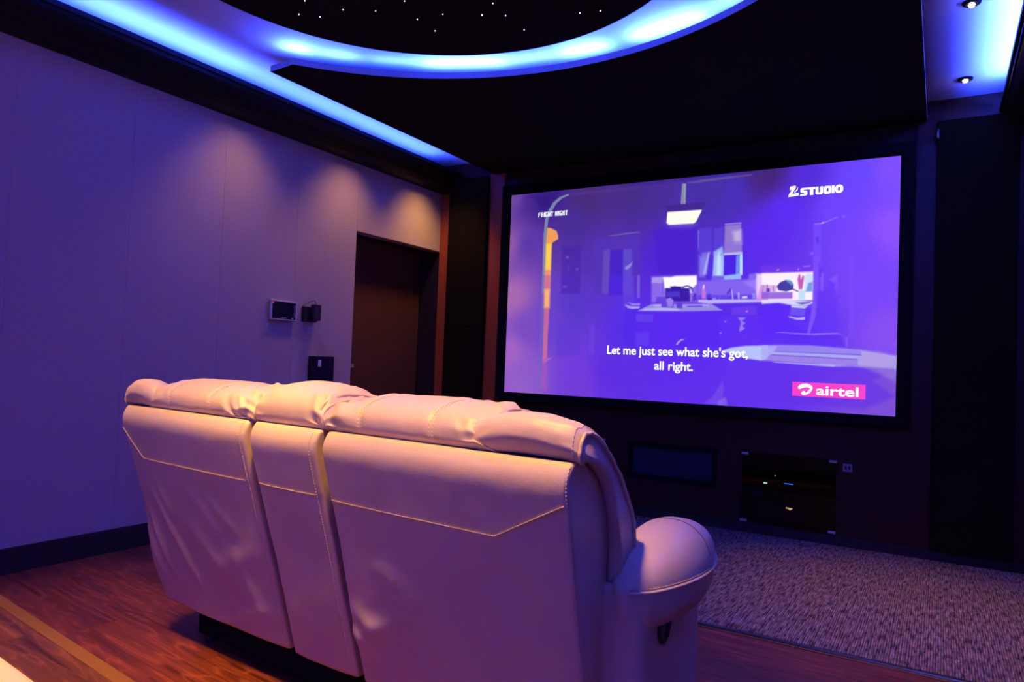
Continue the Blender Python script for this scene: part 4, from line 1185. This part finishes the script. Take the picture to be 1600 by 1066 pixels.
paths = [left.path([(-0.040, 0.853), (0.075, 0.746), (0.690, 0.743)]), console.path([(0.764, 0.745), (1.034, 0.745)]),
         right.path([(1.097, 0.739), (1.683, 0.739), (1.880, 0.843)])]
for p, bk, xx in zip(paths, (left, console, right), (left.x1 - 0.020, console.x1 - 0.020, right.x1 - 0.004)):
    tube('piping', p, 0.0011, LEA, sofa, 5)
    bm = bmesh.new()
    dashes(bm, [(a, b - 0.0018, c + 0.0012) for a, b, c in p])
    dashes(bm, bk.path([(xx, 0.93), (xx, 0.2)], 0.0008 if bk is not right else -0.003))
    finish('stitching', bm, THREAD, sofa)['label'] = 'pale thread stitching'
# dark strips added in the gaps between the sections, standing in for their shade
for xg, zlo in ((0.737, 0.40), (1.072, 0.26)):
    bm = bmesh.new()
    loft(bm, [[(xg - 0.03 + shear(z), yb0(z) + 0.030, z), (xg + 0.03 + shear(z), yb0(z) + 0.030, z),
               (xg + 0.03 + shear(z), yb0(z) + 0.060, z), (xg - 0.03 + shear(z), yb0(z) + 0.060, z)]
              for z in [zlo + (0.93 - zlo) * k / 12 for k in range(13)]])
    finish('gap_shade', bm, SEAMDARK, sofa)
    box('gap_shade_back', (xg - 0.10, 0.40, 0.16), (xg + 0.05, 0.42, 0.60), BLACKMETAL, sofa)  # black sheet added behind to keep the open gap dark


# --- puffy head rests: closed profile in (y, z), inflated between pinched ends
PROF = [(0.060, 0.934), (0.042, 0.942), (0.030, 0.962), (0.034, 0.994), (0.066, 1.022), (0.125, 1.040), (0.190, 1.043), (0.260, 1.026),
        (0.315, 0.985), (0.345, 0.920), (0.352, 0.840), (0.345, 0.740), (0.320, 0.650), (0.250, 0.640), (0.220, 0.760), (0.160, 0.900), (0.080, 0.930)]


class Pillow:
    def __init__(self, x0, x1, top=1.0, e0=0.72, e1=0.72, p=3.2, wr0=1.0, wr1=1.0, grooves=(), seed=0, prof=PROF, wlen=0.17, pipes=()):
        self.__dict__.update(locals())
        self.P = catmull([(0, a, b) for a, b in prof], 6)

    def pt(self, s, i):
        q = self.P[i % len(self.P)]
        t = 2 * s - 1
        e = (1 - abs(t) ** self.p) ** 0.5
        end = self.e0 if t < 0 else self.e1
        k = end + (1 - end) * e
        ay, az = 0.020, 0.936
        x = self.x0 + (self.x1 - self.x0) * s
        dz = (q.z - az) * (self.top if q.z > az else 1.0)
        y, z = ay + (q.y - ay) * (0.85 + 0.15 * k), az + dz * (k if q.z > az else 1)
        # gathers near the ends, running up over the top
        L_ = self.x1 - self.x0
        d0, d1 = s * L_, (1 - s) * L_
        amp = 0.024 * (self.wr0 * math.exp(-(d0 / (self.wlen * 0.55)) ** 2) + self.wr1 * math.exp(-(d1 / (self.wlen * 0.55)) ** 2)) + 0.0012
        ang = i / len(self.P) * 9
        near = min(d0, d1)
        # folds fan out from the tucked ends, across the roll
        ph = ang * 5.2 + self.seed + 1.4 * noise.noise(Vector((x * 9, ang * 0.8, self.seed)))
        fold = 1 - 2 * abs(math.sin(ph)) ** 0.7
        fold *= math.exp(-(near / (0.45 * self.wlen)) ** 2) * (0.6 + 0.4 * noise.noise(Vector((ang * 1.3, self.seed * 2, 0))))
        cross = noise.noise(Vector((x * 26 + ang * 1.3, ang * 0.7, self.seed * 1.3)))
        nn = 0.55 * fold + 0.75 * cross
        dsp = amp * nn + 0.006 * noise.noise(Vector((x * 6, ang * 0.6, self.seed + 9.0)))
        dsp *= 1 - 0.75 * math.exp(-(near / 0.030) ** 2)
        dsp -= 0.010 * math.exp(-(near / 0.012) ** 2)
        for g in self.grooves:
            dsp -= 0.006 * math.exp(-((x - g) / 0.010) ** 2) - 0.002 * math.exp(-((abs(x - g) - 0.022) / 0.012) ** 2)
        c = Vector((0, 0.17, 0.86))
        v = Vector((0, y, z)) - c
        v = v.normalized() * dsp
        w = 1.0 if q.z > 0.945 else 0.3
        return Vector((x, y + v.y * w, z + v.z * w))

    def build(self, name, n=90):
        bm = bmesh.new()
        ss = [0.5 - 0.5 * math.cos(math.pi * k / n) for k in range(n + 1)]
        ss = [0.5 * a + 0.5 * k / n for k, a in enumerate(ss)]
        m = len(self.P)
        loft(bm, [[self.pt(s, i) for i in range(m)] for s in ss])
        o = finish(name, bm, LEA, sofa)
        for s_ in self.pipes:
            raw = [self.pt(s_, i) + Vector((0, 0, 0.003)) for i in range(0, 61)]
            line = [sum((raw[k + q] for q in range(-6, 7)), Vector()) / 13 for k in range(6, len(raw) - 6)]
            tube('piping', line, 0.0046, LEA, o, 8)
        bm = bmesh.new()
        any_ = False
        for g in self.grooves:
            for off in (-0.006, 0.006):
                s = (g + off - self.x0) / (self.x1 - self.x0)
                line = [self.pt(s, i) + Vector((0, 0, 0.0012)) for i in range(4, 46)]
                dashes(bm, line, 0.006, 0.004, 0.0012)
                any_ = True
        if any_:
            finish('stitching', bm, THREAD, o)
        else:
            bm.free()
        return o


mainL = Pillow(0.105, 0.742, 1.04, 0.58, 0.56, 4.0, 0.6, 1.7, (0.255, 0.500), 3.0, wlen=0.23, pipes=(0.012,))
mainC = Pillow(0.740, 1.070, 1.22, 0.55, 0.42, 3.0, 0.5, 1.5, (), 11.0, wlen=0.12, pipes=(0.93, 0.965))
mainR = Pillow(1.068, 1.668, 1.05, 0.50, 0.62, 4.2, 0.8, 1.4, (1.215, 1.475), 21.0, wlen=0.20, pipes=(0.955,))
pL = mainL.build('head_rest')
pC = mainC.build('console_head_rest')
pR = mainR.build('head_rest')

# --- wings: bolsters running over the outer corners and down the front of each side
WPROF = [(0.060, 0.934), (0.042, 0.942), (0.030, 0.964), (0.038, 0.996), (0.070, 1.010), (0.120, 0.995), (0.180, 0.950), (0.232, 0.900), (0.290, 0.825),
         (0.324, 0.745), (0.322, 0.680), (0.275, 0.622), (0.255, 0.636), (0.245, 0.727), (0.215, 0.810), (0.178, 0.872), (0.120, 0.920), (0.070, 0.940)]


def wing(x_in, x_out, seed):
    P = catmull([(0, a, b) for a, b in WPROF], 6)
    c = Vector((0, 0.13, 0.80))
    n = 44
    sg = 1 if x_out > x_in else -1

    def pt(s, i):
        q = P[i % len(P)]
        x = x_in + (x_out - x_in) * s
        k = 1.0
        outer = 1 if i < 11 * 6 + 3 else 0
        bul = 0.030 * math.sin(math.pi * min(1, s * 1.02)) ** 0.7 - 0.012 * (1 - s) ** 4
        if s > 0.93:
            bul -= 0.010 * ((s - 0.93) / 0.07) ** 2
        if i < 8:
            bul *= 0.25
        ang = i / len(P) * 9
        amp = 0.002 + 0.008 * math.exp(-((1 - s) / 0.30) ** 2) + 0.004 * math.exp(-(s / 0.2) ** 2)
        nn = noise.noise(Vector((x * 30 + seed, ang * 3.2, seed)))
        nn2 = noise.noise(Vector((s * 3, ang * 6.5, seed + 4)))
        d = Vector((0, q.y - c.y, q.z - c.z)).normalized()
        r = (bul + amp * (0.5 * nn + 0.5 * nn2)) * (1 if outer else 0.15)
        return Vector((x, q.y + d.y * r, q.z + d.z * r))
    bm = bmesh.new()
    loft(bm, [[pt(k / n, i) for i in range(len(P))] for k in range(n + 1)])
    o = finish('wing_bolster', bm, LEA, sofa)
    rim = [pt(1.0, i) + Vector((sg * 0.002, 0, 0)) for i in range(5, 11 * 6 + 4)]
    tube('piping', rim, 0.0048, LEA, o)
    bm = bmesh.new()
    dashes(bm, [pt(0.955, i) + (Vector((0, pt(0.955, i).y - c.y, pt(0.955, i).z - c.z)).normalized() * 0.0012) for i in range(7, 11 * 6)], 0.006, 0.004, 0.0012)
    finish('stitching', bm, THREAD, o)
    return o


wing(1.600, 1.902, 31.0)
wing(0.150, -0.055, 41.0)


# --- arms
def arm(cx, sg, yA, yB, name='arm_pad'):
    rings = []
    n, m = 40, 44
    wr = lambda x, y, z: 0.004 * noise.noise(Vector((y * 30, z * 8 + x * 4, cx)))
    for k in range(n + 1):
        s = k / n
        y = yA + (yB - yA) * s
        f = math.sin(math.pi / 2 * min(1, (s + 0.03) / 0.66)) ** 0.6             # grows from a narrow tail at the back
        e = (1 - max(0, (s - 0.40) / 0.60) ** 2.6) ** 0.5 if s < 1 else 0.0       # and ends in a full round nose
        e0 = (1 - max(0, (0.14 - s) / 0.14) ** 2) ** 0.5                          # quick round-off at the tail
        e = max(e, 0.03)
        a = 0.112 * f * e * max(e0, 0.1)
        xo = cx - sg * 0.030 * (1 - f)
        zc = 0.618 + 0.046 * s
        top = 0.108 * f * e * (1 + 0.06 * math.sin(math.pi * s)) * max(e0, 0.1)
        bot = 0.122 * (0.72 + 0.28 * f) * e * max(e0, 0.1)
        ring = []
        for j in range(m):
            th = 2 * math.pi * j / m
            cxx, szz = math.cos(th), math.sin(th)
            px = xo + sg * a * math.copysign(abs(cxx) ** 0.85, cxx)
            pz = zc + (top if szz > 0 else bot) * math.copysign(abs(szz) ** 0.9, szz)
            # the welt line pinches the outer flank slightly; lower half gathers into it
            low = 1.0 if szz < 0 else 0.25
            g = wr(px, y, pz) * low * (1.2 - 0.6 * s)
            ring.append((px + sg * g, y, pz + g * 0.5))
        rings.append(ring)
    bm = bmesh.new()
    loft(bm, rings)
    o = finish(name, bm, LEA, sofa)
    welt = []
    for k in range(1, n):
        r = rings[k][0]
        welt.append((r[0] + sg * 0.0015, r[1], r[2]))
    tube('piping', welt, 0.0040, LEA, o)
    bm = bmesh.new()
    dashes(bm, [(w_[0] - sg * 0.001, w_[1], w_[2] + 0.008) for w_ in welt], 0.006, 0.004, 0.0011)
    finish('stitching', bm, THREAD, o)
    # a fine cross seam over the pad
    kk = int(n * 0.62)
    tube('pad_seam', [(rings[kk][j][0], rings[kk][j][1], rings[kk][j][2] + 0.0006) for j in range(2, 14)], 0.0012, SEAMDARK, o)
    return o


arm(1.932, 1, 0.225, 0.645)
arm(-0.010, -1, 0.225, 0.645)


def arm_base(x0, x1, ymin=0.0):
    rings = []
    for z in (0.045, 0.06, 0.15, 0.30, 0.45, 0.58, 0.63):
        yf = 0.628 + 0.02 * (z / 0.6)
        y0 = max(ymin, 0.30 - 0.06 * (z - 0.05) / 0.58)
        pts = []
        r = 0.03
        for cx, cy, a in ((x1 - r, yf - r, 0), (x0 + r, yf - r, 90), (x0 + r, y0 + r, 180), (x1 - r, y0 + r, 270)):
            for k in range(7):
                t = R_(a + 15 * k)
                pts.append((cx + r * math.cos(t), cy + r * math.sin(t), z))
        rings.append(pts)
    bm = bmesh.new()
    loft(bm, rings)
    return finish('arm_panel', bm, LEA, sofa)


arm_base(1.815, 1.958)
arm_base(-0.050, 0.110, 0.45)
# recliner release: black oval cup let into the outer side of the right arm
bm = bmesh.new()
rings = []
for dx_, k in ((0.0, 1.0), (0.006, 1.0), (0.008, 0.9), (0.003, 0.78), (0.0025, 0.0)):
    rings.append([(1.9578 + dx_, 0.385 + 0.034 * k * math.cos(a) * (1 + 0.12 * math.cos(2 * a)), 0.520 + 0.052 * k * math.sin(a) + 0.25 * 0.034 * k * math.cos(a))
                  for a in [2 * math.pi * j / 28 for j in range(28)]])
loft(bm, rings, True, True)
o = finish('release_handle', bm, BLACKPLASTIC, sofa)
o['label'] = 'black oval release handle'

# --- seats, console top, front and base (turned away from the viewer)
for x0, x1 in ((0.112, 0.752), (1.055, 1.812)):
    box('seat_cushion', (x0, 0.36, 0.22), (x1, 0.72, 0.46), LEA, sofa, 0.06, 4, True)
    box('footrest', (x0, 0.722, 0.07), (x1, 0.80, 0.40), LEA, sofa, 0.035, 3, True)
    box('back_cushion', (x0 + 0.01, 0.275, 0.40), (x1 - 0.01, 0.40, 0.70), LEA, sofa, 0.05, 4, True)
boxes('console_box', [((0.757, 0.41, 0.06), (1.050, 0.78, 0.52))], LEA, sofa, 0.02)
for cx in (0.84, 0.967):
    bm = bmesh.new()
    ring = lambda r, z: [(cx + r * math.cos(a), 0.66 + r * math.sin(a), z) for a in [2 * math.pi * k / 24 for k in range(24)]]
    loft(bm, [ring(0.046, 0.5205), ring(0.046, 0.526), ring(0.040, 0.526), ring(0.038, 0.521)], True, True)
    finish('cup_holder', bm, BLACKPLASTIC, sofa)
box('base_frame', (0.02, 0.33, 0.03), (1.86, 0.72, 0.145), BLACKMETAL, sofa)
for x in (0.06, 0.90, 1.80):
    for y in (0.36, 0.68):
        cyl('foot', (x, y, 0.0005), 0.022, 0.0293, BLACKPLASTIC, sofa, 12)

# ------------------------------------------------------------------ corner of a rear-row seat (bottom left)
t = thing('ottoman', (-1.98, 0.38, PH + 0.001), 'pale cream padded stool, only its corner showing at the bottom left', 'stool', -R_(5.5))
bm = bmesh.new()
add_box(bm, (-0.58, -0.40, 0.06), (0.58, 0.40, 0.24), 0.02, 2)
finish('stool_body', bm, CREAM, t, True)
bm = bmesh.new()
add_box(bm, (-0.60, -0.42, 0.2405), (0.60, 0.42, 0.352), 0.045, 4)
finish('stool_cushion', bm, CREAM, t, True)
for sx_ in (-1, 1):
    for sy_ in (-1, 1):
        cyl('leg', (sx_ * 0.52, sy_ * 0.34, 0.0), 0.025, 0.0595, BLACKPLASTIC, t, 12)
